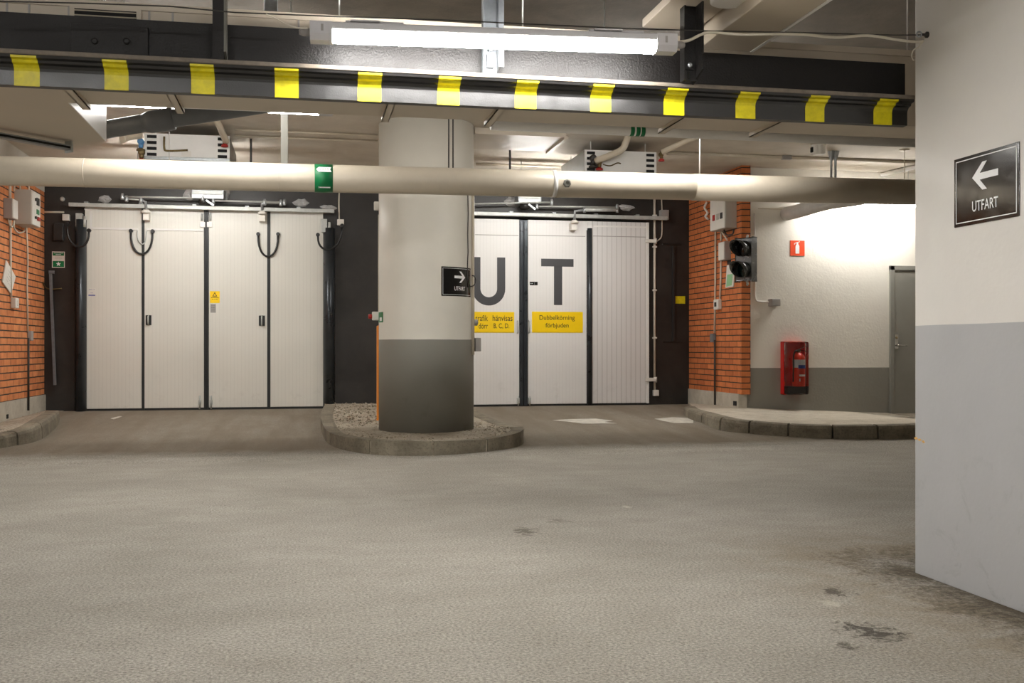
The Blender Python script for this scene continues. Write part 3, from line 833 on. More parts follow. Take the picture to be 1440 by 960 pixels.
for px, lab in ((477, 'thin white rod hanging from the ceiling above the left part of the lamp'), (735, 'thin rod hanging from the ceiling above the right half of the lamp'), (1276, 'thin white rod dropping beside the big pillar at top right')):
    q = onY(px, 25, 5.0)
    tag(MB().tube([(q.x, 5.0, 2.51), (q.x, 5.0, CEIL)], .004, 8).build('hanging_rod', 'white_paint'), lab, 'rod')

# ------------------------------------------------------------------ PIPES BEYOND THE BEAM
# grey drain pipe at upper left
pa, pb, pc = atD(115, 188, 6.3), atD(206, 172.5, 6.32), atD(420, 139, 6.4)
gp = thing('drain_pipe', (pa + pc) / 2, 'dark grey plastic drain pipe rising to the right at upper left', 'pipe')
MB().tube([pa, pb, pc], .054, 24).build('tube', 'grey_pipe', gp)
dd = (pc - pb).normalized()
for f_ in (.35, .8):
    q = pa.lerp(pb, f_) if f_ < .5 else pb.lerp(pc, f_)
    MB().tube([q, (q.x, q.y, CEIL)], .006, 8).build('hanger_rod', 'zinc_dull', gp)
MB().tube([pb - dd * .02, pb + dd * .02, pb + dd * .16, pb + dd * .165], [.054, .066, .069, .058], 24).build('socket', 'grey_pipe', gp)
# white pipe running along the rear of the duct
WPY = 6.0
wa, wb = onY(690, 172, WPY), onY(1320, 201, WPY)
wa.z = wb.z = onY(900, 184, WPY).z
wp = thing('white_pipe', (wa + wb) / 2, 'white pipe along the far edge of the flat duct with green bands', 'pipe')
MB().tube([wa, wb], .032, 20).build('tube', 'white_paint', wp)
for px in (700, 850, 1050):
    x = onY(px, 180, WPY).x
    MB().tube([(x, WPY, wa.z), (x, WPY, CEIL)], .005, 8).build('hanger_rod', 'zinc_dull', wp)
for px in (888, 896, 903):
    x = onY(px, 185, WPY).x
    MB().tube([(x - .012, WPY, wa.z), (x + .012, WPY, wa.z)], .0335, 20).build('green_band', 'green', wp)
tag(MB().box((-1.2, 5.9, 2.335), (onY(470, 165, 5.9).x, 5.96, 2.385), .004).build('cable_trunking', 'white_paint'), 'white trunking strip lit from above behind the duct at upper left', 'trunking')

# large beige pipe across the picture
BPY, BPR = 9.0, 0.117
za, zb_ = 2.441, 2.499
xa_, xb_ = XMIN, XMAX
bpz = lambda x: za + (zb_ - za) * (x + 2.4) / 8.06
big = thing('large_pipe', (0, BPY, za), 'large beige pipe running across the whole picture in front of the pillar', 'pipe')
MB().tube([(xa_, BPY, bpz(xa_)), (xb_, BPY, bpz(xb_))], BPR, 48).build('tube', 'pipe_beige', big)
MB().box((xa_, BPY - .098, za - .0), (xa_ + .001, BPY - .0979, za + .001)).build('seam', 'pipe_beige', big) if False else None
def band(px, w, r, mat, name, parent=big):
    x = onY(px, 255, BPY).x
    return MB().tube([(x - w / 2, BPY, bpz(x - w / 2)), (x + w / 2, BPY, bpz(x + w / 2))], r, 48).build(name, mat, parent)
band(778, .035, BPR + .003, 'white_paint', 'joint_band')
band(1132, 2.2, BPR + .003, 'pipe_beige', 'sleeve')
band(120, .008, BPR + .001, 'duct_beige', 'joint_line'); band(393, .006, BPR + .001, 'duct_beige', 'joint_line')
x = onY(793, 262, BPY).x
MB().lathe((x, BPY - BPR - .001, bpz(x) - .01), (0, -1, 0), [(.045, -.04), (.036, .006), (.02, .012), (.016, .0)], 7).build('torn_hole', 'door_grey', big)
x = onY(455, 250, BPY).x
mk = MB().tube([(x - .075, BPY, bpz(x - .075)), (x + .075, BPY, bpz(x + .075))], BPR + .0025, 48).build('marker_band', 'green', big)
# white arrow on the green marker, bent round the pipe
def on_pipe(s, a, off=.004):
    xx = x + s; rr = BPR + off
    return Vector((xx, BPY - rr * math.cos(a), bpz(xx) + rr * math.sin(a)))
mb = MB(); prev = None
for k in range(7):
    a_ = R(42 - k * 4.0)
    mid = (k - 3) / 3
    l_ = -.062 + .02 * abs(mid)
    cur = [mb.bm.verts.new(on_pipe(l_, a_)), mb.bm.verts.new(on_pipe(.052 + .012 * abs(mid), a_))]
    if prev: mb.bm.faces.new((prev[0], prev[1], cur[1], cur[0]))
    prev = cur
ar = mb.build('flow_arrow', 'sign_white', mk)
for j, a0 in enumerate((34, 26)):
    me = text_mesh('FLOW LINE' if False else '-- --- -- ---')
    mb = MB(); mb.mesh(me, lambda v: on_pipe(v.x * .075 + .005, R(a0) + v.y * .03, .006)); bpy.data.meshes.remove(me)
    mb.build('fine_print', 'ink', ar)
mb = MB(); prev = None
for k in range(3):
    a_ = R(-44 - k * 3); cur = [mb.bm.verts.new(on_pipe(-.05 + .02 * (k % 2), a_)), mb.bm.verts.new(on_pipe(.055, a_))]
    if prev: mb.bm.faces.new((prev[0], prev[1], cur[1], cur[0]))
    prev = cur
mb.build('second_arrow', 'sign_white', mk)
# hangers of the large pipe
hx = onY(400, 200, BPY).x
tag(MB().box((hx - .03, BPY - .02, bpz(hx) + BPR - .004), (hx + .03, BPY + .02, CEIL), .003).build('pipe_hanger', 'door_grey'), 'broad beige hanger strap carrying the large pipe left of the pillar', 'hanger', 'hangers of the large pipe')
for px, lab, m in ((984, 'thin light rod carrying the large pipe right of the exit gate', 'white_paint'), (637, 'right of two dark rods above the large pipe in front of the pillar', 'cable_dark'), (631, 'left of two dark rods above the large pipe in front of the pillar', 'cable_dark')):
    q = onY(px, 200, BPY)
    tag(MB().tube([(q.x, BPY, bpz(q.x) + BPR - .003), (q.x, BPY, CEIL)], .006, 8).build('pipe_rod', m), lab, 'rod', 'hangers of the large pipe')
for px, lab in ((353, 'dark slotted hanger strip behind the large pipe beside the left heater'), (717, 'dark slotted hanger strip right of the pillar above the large pipe'), (880, 'thin dark hanger strip near the right heater')):
    q = onY(px, 225, 12.2)
    mb = MB(); mb.box((q.x - .012, 12.19, 2.85), (q.x + .012, 12.2, CEIL)); mb.box((q.x - .05, 12.185, 2.93), (q.x + .05, 12.2, 2.96))
    tag(mb.build('hanger_strip', 'black_steel'), lab, 'hanger', 'hanger strips near the ceiling')

# ------------------------------------------------------------------ HEATER UNITS NEAR THE CEILING
UY, UZ1, UZ0 = 11.5, 3.275, 3.0
def heater(x0, x1, label):
    t = thing('fan_heater', ((x0 + x1) / 2, UY + .4, UZ0), label, 'heater', 'white heater units above the gates')
    MB().box((x0, UY, UZ0 + .03), (x1, UY + 1.1, UZ1), .006).build('casing', 'door_grey', t)
    MB().box((x0, UY - .003, UZ0 + .03), (x1, UY + .001, UZ1)).build('front_plate', 'white_paint', t)
    MB().box((x0 - .002, UY - .006, UZ0), (x1 + .002, UY + 1.1, UZ0 + .035), .004).build('base_rail', 'galvanized', t)
    for (xx) in (x0 + .075, x1 - .075):
        for k in range(4):
            z = UZ1 - .035 - k * .062
            MB().obox((xx, UY - .004, z), (.048, 0, 0), (0, .004, 0), (0, 0, .016), .003).build('vent_slot', 'dark_hole', t)
    for xx in (x0 + .1, x1 - .1):
        for yy in (UY + .1, UY + 1.0): MB().tube([(xx, yy, UZ1 - .01), (xx, yy, CEIL)], .006, 8).build('hanging_rod', 'white_paint', t)
    return t
hl0, hl1 = onY(203, 205, UY).x, onY(323, 205, UY).x
hr0, hr1 = onY(822, 225, UY).x, onY(923, 225, UY).x
heater(hl0, hl1, 'white heater unit with oval slots hanging above the left gate')
heater(hr0, hr1, 'white heater unit with oval slots hanging above the exit gate')
def feed(pts, r, label, mat='pipe_beige'):
    return tag(MB().tube(spline(pts, 6), r, 14).build('feed_pipe', mat), label, 'pipe', 'feed pipes of the heaters')
feed([onY(883, 190, UY - .35), onY(880, 200, UY - .35), onY(872, 212, UY - .3), onY(838, 226, UY - .08)], .037, 'white elbow feed pipe at left end of the right heater')
feed([onY(982, 192, UY - .3), onY(965, 198, UY - .25), onY(931, 214, UY - .08)], .032, 'slanting white feed pipe at right end of the right heater')
feed([onY(301, 166, UY - .5), onY(307, 174, UY - .4), onY(318, 199, UY - .06)], .034, 'beige feed pipe coming down onto the right end of left heater')
feed([onY(172, 196, UY - .3), onY(184, 192, UY - .2), onY(196, 190, UY - .1)], .04, 'short beige feed pipe at left end of left heater')
def valve(px, py, body, wheel, label, s=1.0):
    c = onY(px, py, UY - .06)
    t = thing('valve', c, label, 'valve', 'valves on the heater pipes')
    MB().lathe(c + Vector((0, -.03 * s, 0)), (0, 1, 0), [(.02 * s, 0), (.034 * s, .01), (.034 * s, .06), (.02 * s, .09)], 12).lathe(c + Vector((0, 0, -.07 * s)), (0, 0, 1), [(.018 * s, 0), (.026 * s, .02), (.018 * s, .1)], 10).build('body', body, t)
    MB().lathe(c + Vector((0, 0, -.10 * s)), (0, 0, 1), [(.012, .035), (.045 * s, .018), (.045 * s, 0), (.012, -.004)], 14).build('hand_wheel', wheel, t)
valve(198, 199, 'blue_valve', 'brass', 'blue valve at left end of left heater')
valve(199, 214, 'brass', 'red_valve', 'brass valve with reddish wheel below the blue one')
valve(316, 196, 'brass', 'red_valve', 'red valve at right end of left heater', .8)
valve(834, 222, 'cable_dark', 'cable_dark', 'dark valve at left end of right heater', 1.1)
valve(843, 228, 'brass', 'red_valve', 'red-wheeled valve below the elbow of the right heater', .9)
valve(930, 217, 'brass', 'red_valve', 'red valve at right end of right heater', .8)
for (p, r_, m, lab) in (([(231, 192), (231, 208), (236, 212), (264, 211)], .011, 'brass', 'thin bent brass pipe in front of the left heater'),
                        ([(238, 185), (238, 225)], .006, 'white_paint', 'thin white rod in front of the left heater'),
                        ([(848, 231), (858, 233), (868, 229), (873, 230)], .007, 'brass', 'small curled pipe in front of the right heater')):
    tag(MB().tube(spline([onY(a, b, UY - .012) for a, b in p], 4), r_, 8).build('thin_pipe', m), lab, 'pipe')
q = onY(262, 216, UY - .004)
tag(MB().box((q.x - .05, UY - .005, q.z - .028), (q.x + .05, UY + .001, q.z + .028)).build('rating_plate', 'paper'), 'small pale plate on front of the left heater', 'label plate')

x0_, x1_ = 1.79, onY(795, 188, 11.15).x
t = thing('ceiling_panel', ((x0_ + x1_) / 2, 11.5, 3.3), 'flat beige ceiling panel with edge bar right of the pillar top', 'panel')
MB().box((x0_, 11.1, 3.325), (x1_, 11.95, CEIL)).build('panel', 'duct_beige', t)
MB().box((x1_ - .03, 11.08, 3.30), (x1_ + .02, 11.97, 3.335), .003).build('edge_bar', 'duct_beige', t)
# ceiling services
def conduit(px0, py0, px1, py1, z, r, label, mat='pipe_beige'):
    a, b = onZ(px0, py0, z), onZ(px1, py1, z)
    b.y = a.y = (a.y + b.y) / 2
    tag(MB().tube([a, b], r, 10).build('ceiling_conduit', mat), label, 'conduit', 'conduits under the ceiling')
conduit(330, 183, 531, 190, CEIL - .012, .012, 'upper of two thin conduits under the ceiling left of the pillar')
conduit(330, 192, 531, 198, CEIL - .012, .012, 'lower of two thin conduits under the ceiling left of the pillar')
conduit(940, 214, 1284, 229, CEIL - .02, .022, 'thicker conduit under the ceiling above the white wall')
conduit(668, 232, 790, 234, CEIL - .02, .014, 'thin conduit under the bright ceiling right of the pillar')
q = onZ(1151, 211, CEIL - .06)
t = thing('detector', (q.x, q.y, CEIL - .12), 'round cream smoke detector under the ceiling at right', 'detector')
MB().lathe((q.x, q.y, CEIL), (0, 0, -1), [(.085, 0), (.085, .012), (.078, .02), (.078, .10), (.06, .115)], 24).build('body', 'box_white', t)
MB().box((q.x - .095, q.y - .02, CEIL - .09), (q.x - .07, q.y + .02, CEIL - .03), .004).build('clip', 'dark_hole', t)
q = onZ(1106, 221, CEIL - .02)
tag(MB().box((q.x - .06, q.y - .03, CEIL - .05), (q.x + .06, q.y + .03, CEIL), .006).build('junction_box', 'plastic_grey'), 'small grey junction box on the ceiling left of the detector', 'box')
for px, sy in ((1169, 232), (1175, 229)):
    q = onY(px, 240, 11.6)
    tag(MB().lathe((q.x, 11.6, CEIL), (0, 0, -1), [(.045, 0), (.045, .01), (.014, .12), (.014, .36)], 14).build('pipe_drop', 'galvanized'), ('left' if px < 1172 else 'right') + ' of two short metal drops above the large pipe at right', 'pipe')
q = onZ(1272, 210, CEIL)
tag(MB().lathe((q.x, q.y, CEIL), (0, 0, -1), [(.06, 0), (.06, .012), (.006, .016), (.006, .35)], 14).build('hanging_rod', 'pipe_beige'), 'thin rod with ceiling plate hanging beside the big pillar', 'rod')
a, b = onZ(1205, 254, CEIL - .035), onZ(1290, 234, CEIL - .035)
tag(MB().tube([a, b], .03, 12).build('slanting_pipe', 'white_paint'), 'white pipe slanting away above the white wall at right', 'pipe')
pts = spline([onY(1108, 300, WWY), onY(1108, 300, WWY - .15), onY(1125, 296, WWY - .4), onY(1165, 285, WWY - .75), onY(1215, 278, WWY - 1.0)], 6)
tag(MB().tube(pts, .088, 20).build('insulated_pipe', 'insulation'), 'grey insulated pipe bending out of the white wall behind the large pipe', 'pipe')

# ------------------------------------------------------------------ GATES
def handle_bar(parent, px0, px1, py0, py1, mat='hose_black'):
    a, b = onY(px0, py0, GY), onY(px1, py1, GY)
    mb = MB(); mb.box((a.x, GY - .012, b.z), (b.x, GY + .002, a.z), .003); 
    hb = mb.build('handle', mat, parent)
    mb = MB(); xm = (a.x + b.x) / 2
    mb.tube([(xm, GY - .01, a.z - .01), (xm, GY - .05, a.z - .02), (xm, GY - .05, b.z + .02), (xm, GY - .01, b.z + .01)], .010, 8)
    mb.build('grip', 'zinc_dull' if mat == 'hose_black' else mat, hb)
zt1 = 2.885; zt2 = 2.845
gl = thing('folding_gate', ((g1l + g1r) / 2, GY, ZG), 'closed cream four-leaf folding gate on the left, without lettering', 'gate')
edges = [(119.5, 199.5), (203, 287), (293.5, 376), (380, 454.5)]
leaves = []
for i, (a, b) in enumerate(edges):
    x0, x1 = onY(a, 430, GY).x, onY(b, 430, GY).x
    leaves.append(MB().box((x0, GY, ZG + .015), (x1, GY + .05, zt1), .003).build('leaf', 'leaf_cream', gl))
for (a, b) in ((199.5, 203), (287, 293.5), (376, 380)):
    x0, x1 = onY(a, 430, GY).x, onY(b, 430, GY).x
    mb = MB(); mb.box((x0 - .002, GY - .006, ZG - .01), (x1 + .002, GY + .05, zt1 - .01), .002)
    if b - a > 5:
        mb.box((x0, GY - .022, ZG - .01), ((x0 + x1) / 2 - .008, GY - .004, zt1 - .02), .004).box(((x0 + x1) / 2 + .008, GY - .022, ZG - .01), (x1, GY - .004, zt1 - .02), .004)
    mb.build('gasket', 'gasket', gl)
MB().box((g1l + .01, GY + .01, ZG - .03), (g1r, GY + .03, ZG + .02)).build('bottom_seal', 'gasket', gl)
# white trims on the two left leaves
def strip(parent, p, q, w=.026, mat='white_paint', th=.014):
    a, b = onY(*p, GY), onY(*q, GY)
    mb = MB()
    if abs(a.x - b.x) > abs(a.z - b.z):
        z = (a.z + b.z) / 2; mb.box((a.x, GY - th, z - w / 2), (b.x, GY + .002, z + w / 2))
    else: mb.box(((a.x + b.x) / 2 - w / 2, GY - th, min(a.z, b.z)), ((a.x + b.x) / 2 + w / 2, GY + .002, max(a.z, b.z)))
    mb.build('trim_strip', mat, parent)
strip(leaves[0], (124, 294.5), (198, 296)) if False else None
strip(leaves[0], (128, 297), (128, 321)); strip(leaves[0], (128, 321), (194, 322.3)); strip(leaves[0], (119, 293.5), (129, 294))
strip(leaves[1], (206, 322.5), (286, 323.6))
handle_bar(leaves[1], 205, 213, 443, 457); handle_bar(leaves[2], 364, 372.5, 443.5, 458)
for lf, px in ((leaves[1], 282), (leaves[2], 298)):
    a, b = onY(px - 1, 556, GY), onY(px + 1, 576, GY)
    MB().tube([(a.x, GY - .02, a.z), (a.x, GY - .02, max(b.z, .2))], .010, 8).box((a.x - .016, GY - .024, a.z - .12), (a.x + .016, GY + .002, a.z - .06), .003).build('floor_bolt', 'zinc_dull', lf)
for lf, px in ((leaves[1], 284), (leaves[2], 296)):
    a = onY(px, 300, GY)
    MB().tube([(a.x, GY - .018, a.z), (a.x, GY - .018, a.z - .1)], .014, 8).build('top_bolt', 'zinc_dull', lf)
    a = onY(px + (1 if px < 290 else -1), 316, GY)
    MB().box((a.x - .035, GY - .03, a.z - .035), (a.x + .035, GY + .002, a.z + .035), .004).build('latch_plate', 'white_paint', lf)
# bumper posts each side of the left gate
def post(px0, px1, ztop, label, top=True):
    a, b = onY(px0, 430, GY - .12), onY(px1, 430, GY - .12)
    cx, r = (a.x + b.x) / 2, (b.x - a.x) / 2
    t = thing('guard_post', (cx, GY - .06, .2), label, 'post', 'guard posts beside the left gate')
    pts = arc((cx, WY, .18), 1.0, math.pi, 2 * math.pi, 14, (r, 0, 0), (0, .16, 0))
    MB().poly(pts, (0, 0, ztop - .18), True).build('shell', 'post_steel', t)
    return t
p1 = post(102, 120, 2.70, 'dark rounded steel guard post at left edge of left gate')
p2 = post(454, 471.5, 2.66, 'dark rounded steel guard post at right edge of left gate')
for p_, px in ((p1, 112), (p2, 457)):
    q = onY(px, 314, GY - .06)
    mb = MB(); mb.box((q.x - .05, GY - .07, 2.60), (q.x + .03, GY + .04, 2.78), .004).tube([(q.x + .06, GY - .06, 2.6), (q.x + .06, GY - .06, 2.74)], .02, 10)
    mb.build('hinge_block', 'zinc_dull', p_)

# right gate with the big letters
g2 = thing('folding_gate', ((g2l + g2r) / 2, GY, ZG), 'closed white folding gate with big dark letters U and T right of the pillar', 'gate')
w4 = g2leaf
cuts = [(g2l, g2l + w4 - .02), (g2l + w4, g2w - .12), (g2w + .005, onY(825, 430, GY).x), (onY(832, 430, GY).x, g2r)]
rl = []
for i, (x0, x1) in enumerate(cuts):
    rl.append(MB().box((x0, GY, ZG + .015), (x1, GY + .05, zt2), .003).build('leaf', 'leaf_grooved' if i == 3 else 'leaf_white', g2))
xg0, xg1 = onY(731, 430, GY).x, onY(741, 430, GY).x
mb = MB(); mb.box((xg0 - .01, GY, ZG), (xg1 + .01, GY + .05, zt2 - .01)); mb.box((xg0, GY - .025, ZG - .01), ((xg0 + xg1) / 2 - .006, GY, zt2 - .03), .006).box(((xg0 + xg1) / 2 + .006, GY - .025, ZG - .01), (xg1, GY, zt2 - .03), .006)
mb.build('gasket', 'post_steel', g2)
xg0, xg1 = onY(825.5, 430, GY).x, onY(832.5, 430, GY).x; zz = onY(828, 321, GY).z
MB().tube([((xg0 + xg1) / 2, GY - .015, ZG), ((xg0 + xg1) / 2, GY - .015, zz)], .036, 16).build('gasket', 'post_steel', g2)
MB().box((g2l, GY + .01, ZG - .03), (g2r, GY + .03, ZG + .02)).build('bottom_seal', 'gasket', g2)
MB().box((cuts[2][1] + .004, GY + .001, zz - .02), (cuts[3][0], GY + .05, zt2)).build('head_filler', 'leaf_white', rl[2])
MB().box((g2r - .03, GY - .012, ZG + .01), (g2r + .005, GY + .05, zt2), .003).build('edge_frame', 'white_paint', g2)
MB().box((cuts[3][0] + .03, GY - .006, zt2 - .08), (g2r - .02, GY, zt2 - .06)).build('edge_frame', 'white_paint', g2)
def seam(p, q, parent):
    a, b = onY(*p, GY), onY(*q, GY); z = (a.z + b.z) / 2
    MB().box((a.x, GY - .003, z - .005), (b.x, GY + .001, z + .005)).build('panel_seam', 'plastic_grey', parent)
seam((668, 330), (729, 331), rl[1]); seam((743, 331), (823, 332), rl[2]); seam((834, 332), (908, 333), rl[3])
# letters
def pz_(px, py): return onY(px, py, GY)
uL, uR = pz_(668 - 22, 362), pz_(710.5, 362)       # the U, its left stroke partly behind the pillar
uT, uB = pz_(680, 361.5).z, pz_(688, 429.5).z
uw = pz_(710.5, 400).x - pz_(699, 400).x
ux1 = pz_(710.5, 400).x; ux0 = pz_(664, 400).x; ro = (ux1 - ux0) / 2; ri = ro - uw; ucx = (ux0 + ux1) / 2; ucz = uB + ro
pts = [Vector((ux0, 0, uT)), Vector((ux0 + uw, 0, uT))] + [Vector((ucx + ri * math.cos(a), 0, ucz + ri * math.sin(a))) for a in [math.pi + math.pi * k / 20 for k in range(21)]] + [Vector((ux1 - uw, 0, uT)), Vector((ux1, 0, uT))] + [Vector((ucx + ro * math.cos(a), 0, ucz + ro * math.sin(a))) for a in [-math.pi * k / 20 for k in range(21)]]
mb = MB(); out_ = []
nl = 21
inner_ = [Vector((ux0 + uw, 0, uT))] + [Vector((ucx + ri * math.cos(a), 0, ucz + ri * math.sin(a))) for a in [math.pi + math.pi * k / 20 for k in range(21)]] + [Vector((ux1 - uw, 0, uT))]
outer_ = [Vector((ux0, 0, uT))] + [Vector((ucx + ro * math.cos(a), 0, ucz + ro * math.sin(a))) for a in [math.pi + math.pi * k / 20 for k in range(21)]] + [Vector((ux1, 0, uT))]
va = [mb.bm.verts.new((p.x, GY - .0025, p.z)) for p in inner_]; vb = [mb.bm.verts.new((p.x, GY - .0025, p.z)) for p in outer_]
for i in range(len(va) - 1): mb.bm.faces.new((vb[i], vb[i + 1], va[i + 1], va[i]))
mb.build('letter_u', 'letter_dark', rl[1])
mb = MB()
a, b = pz_(761, 363.5), pz_(806.5, 375); mb.box((a.x, GY - .0025, b.z), (b.x, GY + .0005, a.z))
a, b = pz_(779, 374), pz_(790.5, 428.8); mb.box((a.x, GY - .0025, b.z), (b.x, GY + .0005, a.z))
mb.build('letter_t', 'letter_dark', rl[2])
def plate_sign(px0, py0, px1, py1, mat, name, label, cat='sign', Y=GY, th=.006, bevel=.0015):
    a, b = onY(px0, py0, Y), onY(px1, py1, Y)
    c = Vector(((a.x + b.x) / 2, Y, b.z))
    t = thing(name, c, label, cat)
    pl = MB().box((a.x, Y - th, b.z), (b.x, Y, a.z), bevel).build('plate', mat, t)
    return t, a, b, Y - th - .0012
X3, Z3 = Vector((1, 0, 0)), Vector((0, 0, 1))
# first yellow sign: its left part is behind the pillar
t, a, b, yy = plate_sign(636, 438, 723, 467.7, 'sign_yellow', 'yellow_sign', 'yellow sign under letter U, half hidden by pillar, naming doors B, C, D')
x1_ = pz_(721, 448).x; 
def word(body, px0, px1, py0, py1, parent, mat='ink', Y=None, bold=.004):
    p, q = onY(px0, py0, GY), onY(px1, py1, GY)
    return lettering(body, ((p.x + q.x) / 2, Y if Y else yy, (p.z + q.z) / 2), X3, Z3, q.x - p.x, p.z - q.z, 'lettering', mat, parent, bold)
word('trafik', 668.5, 686, 443, 451.2, t); word('hänvisas', 692.7, 720.5, 443, 451.2, t)
word('dörr', 673, 686, 454.3, 461.8, t); word('B. C, D.', 694, 716, 454.5, 462.5, t)
t, a, b, yy = plate_sign(748, 438, 819.5, 467.7, 'sign_yellow', 'yellow_sign', 'yellow sign under letter T reading Dubbelkörning förbjuden')
word('Dubbelkörning', 758.5, 808, 443, 451.8, t); word('förbjuden', 767, 799.5, 454, 462.4, t)
t, a, b, yy = plate_sign(745, 396, 756, 401, 'sign_black', 'small_label', 'small black label on the exit gate left of the letter T', 'label', th=.002, bevel=0)
word('UT-IN' if False else '-- :', 746, 752, 397.5, 399.5, t, 'sign_white')
# handles of the exit gate
for lf, px in ((rl[1], 727.5), (rl[2], 743.5)):
    a, b = pz_(px, 451), pz_(px, 468)
    MB().tube([(a.x, GY, a.z), (a.x, GY - .05, a.z), (a.x, GY - .05, b.z), (a.x, GY, b.z)], .009, 8).build('handle', 'zinc_dull', lf)
for lf, px in ((rl[1], 728.5), (rl[2], 744.5)):
    a = pz_(px, 557)
    MB().tube([(a.x, GY - .02, a.z), (a.x, GY - .02, .2)], .010, 8).box((a.x - .02, GY - .024, a.z - .1), (a.x + .02, GY + .002, a.z - .02), .003).build('floor_bolt', 'zinc_dull', lf)
# stickers on the left gate
t, a, b, yy = plate_sign(123.5, 405, 134.5, 416, 'paper', 'notice_sticker', 'small pale sticker with blue edge on leftmost gate leaf', 'sticker', th=.002, bevel=0)
p, q = onY(124.5, 414.3, GY), onY(134, 415.8, GY)
MB().box((p.x, yy, q.z), (q.x, yy + .001, p.z)).build('blue_bar', 'blue', t)
word('--- -\n--', 125, 133, 406.5, 412, t, 'blue')
t, a, b, yy = plate_sign(295.2, 409.2, 309, 426, 'sign_yellow', 'warning_sign', 'small yellow warning triangle sign on the left gate', 'sign', th=.003, bevel=0)
p, q = onY(298.5, 416.7, GY), onY(305.5, 410.6, GY)
mb = MB()
tri = [(p.x, q.z * 0 + p.z), (q.x, p.z), ((p.x + q.x) / 2, q.z)]
tri_i = [((x_ - sum(k[0] for k in tri) / 3) * .55 + sum(k[0] for k in tri) / 3, (z_ - sum(k[1] for k in tri) / 3) * .55 + sum(k[1] for k in tri) / 3) for x_, z_ in tri]
vo = [mb.bm.verts.new((x_, yy, z_)) for x_, z_ in tri]; vi = [mb.bm.verts.new((x_, yy, z_)) for x_, z_ in tri_i]
for i in range(3): mb.bm.faces.new((vo[i], vo[(i + 1) % 3], vi[(i + 1) % 3], vi[i]))
mb.build('triangle', 'ink', t)
word('------', 297, 307.5, 418, 419, t); word('-- - ---', 298, 306, 420.3, 421, t)
t, a, b, yy = plate_sign(296, 427.4, 303.5, 439.5, 'plastic_grey', 'instruction_label', 'small grey label under the yellow warning sign', 'label', th=.002, bevel=0)
word('----\n----\n---', 297, 302.5, 429, 436, t, 'ink')

# sliding rails, operator arms and motors above the gates
gate = gl
def rail(px0, py0, px1, py1, label, Y=GY - .11, h=.05):
    a, b = onY(px0, py0, Y), onY(px1, py1, Y); z = (a.z + b.z) / 2
    t = MB().box((a.x, Y - .03, z - h / 2), (b.x, Y + .03, z + h / 2), .005).build('top_rail', 'zinc_dull', gate, label)
    for k in range(5):
        x = a.x + (b.x - a.x) * (k + .3) / 5
        MB().box((x - .025, Y + .02, z + .0), (x + .025, WY + .005, z + .05), .003).build('rail_bracket', 'galvanized', t)
    return t
rail(97, 286.5, 470, 298, 'pale steel top rail above the left gate')
gate = g2
rail(640, 302, 938, 304.5, 'pale steel top rail above the exit gate')
def gate_arm(px0, py0, px1, py1, label, Y, drop=None, r=.012):
    a, b = onY(px0, py0, Y), onY(px1, py1, Y)
    t = MB().tube([a, b], r, 10).build('operator_arm', 'zinc_dull', gate, label)
    for p in (a, b): MB().lathe(p + Vector((0, 0, -.04)), (0, 0, 1), [(.02, 0), (.024, .02), (.024, .06), (.014, .085)], 12).build('pivot', 'galvanized', t)
    if drop:
        c = onY(*drop, Y + .04)
        MB().tube([b, (c.x, Y + .02, b.z - .02), (c.x, Y + .04, c.z)], .018, 8).build('link', 'galvanized', t)
        MB().lathe((c.x, Y + .05, c.z - .05), (0, 0, 1), [(.055, 0), (.06, .015), (.03, .05)], 14).box((c.x - .04, Y + .06, c.z - .14), (c.x + .04, GY + .005, c.z - .04), .004).build('roller_bracket', 'box_white', t)
    return t
gate = gl
gate_arm(285, 278.5, 172, 276.5, 'long rod of left operator arm above the left gate', GY - .20)
gate_arm(178, 279.5, 198, 281, 'short linkage ending in roller bracket near first gate joint', GY - .19, (205, 294))
gate_arm(300, 282, 400, 284.5, 'rod of right operator arm above the left gate', GY - .20)
gate_arm(395, 285.5, 372, 284.5, 'short linkage with roller bracket near third joint of left gate', GY - .19, (368.5, 296))
gate = g2
gate_arm(640, 287, 776, 284.3, 'operator rod above the exit gate rising from the pillar', GY - .24)
gate_arm(755, 290, 868, 291.5, 'long flat operator rod above the letter T leaf', GY - .20)
gate_arm(868, 295, 822, 295, 'short thick operator arm above right end of the exit gate', GY - .2, (808, 309), .026)
def motor(px, py, w, label):
    c = onY(px, py, GY - .12)
    t = MB().box((c.x - w / 2, GY - .22, c.z - .03), (c.x + w / 2, WY, c.z + .13), .012).build('operator_motor', 'galvanized', gate, label)
    MB().box((c.x - w / 2 + .02, GY - .235, c.z + .03), (c.x + w / 2 - .02, GY - .21, c.z + .075), .004).box((c.x - w / 2 + .02, GY - .235, c.z + .085), (c.x + w / 2 - .02, GY - .21, c.z + .12), .004).build('cover_rib', 'zinc_dull', t)
    MB().lathe((c.x - .05, GY - .12, c.z - .10), (0, 0, 1), [(.05, 0), (.075, .02), (.075, .08)], 16).build('gear_hub', 'black_steel', t)
    MB().obox((c.x + .03, GY - .22, c.z - .08), (.05, 0, -.035), (0, .01, 0), (.008, 0, .012), .002).build('release_lever', 'galvanized', t)
gate = gl
motor(293, 278, .42, 'grey motor box above the middle of the left gate')
gate = g2
motor(743, 284, .34, 'grey motor unit above the middle of the exit gate')
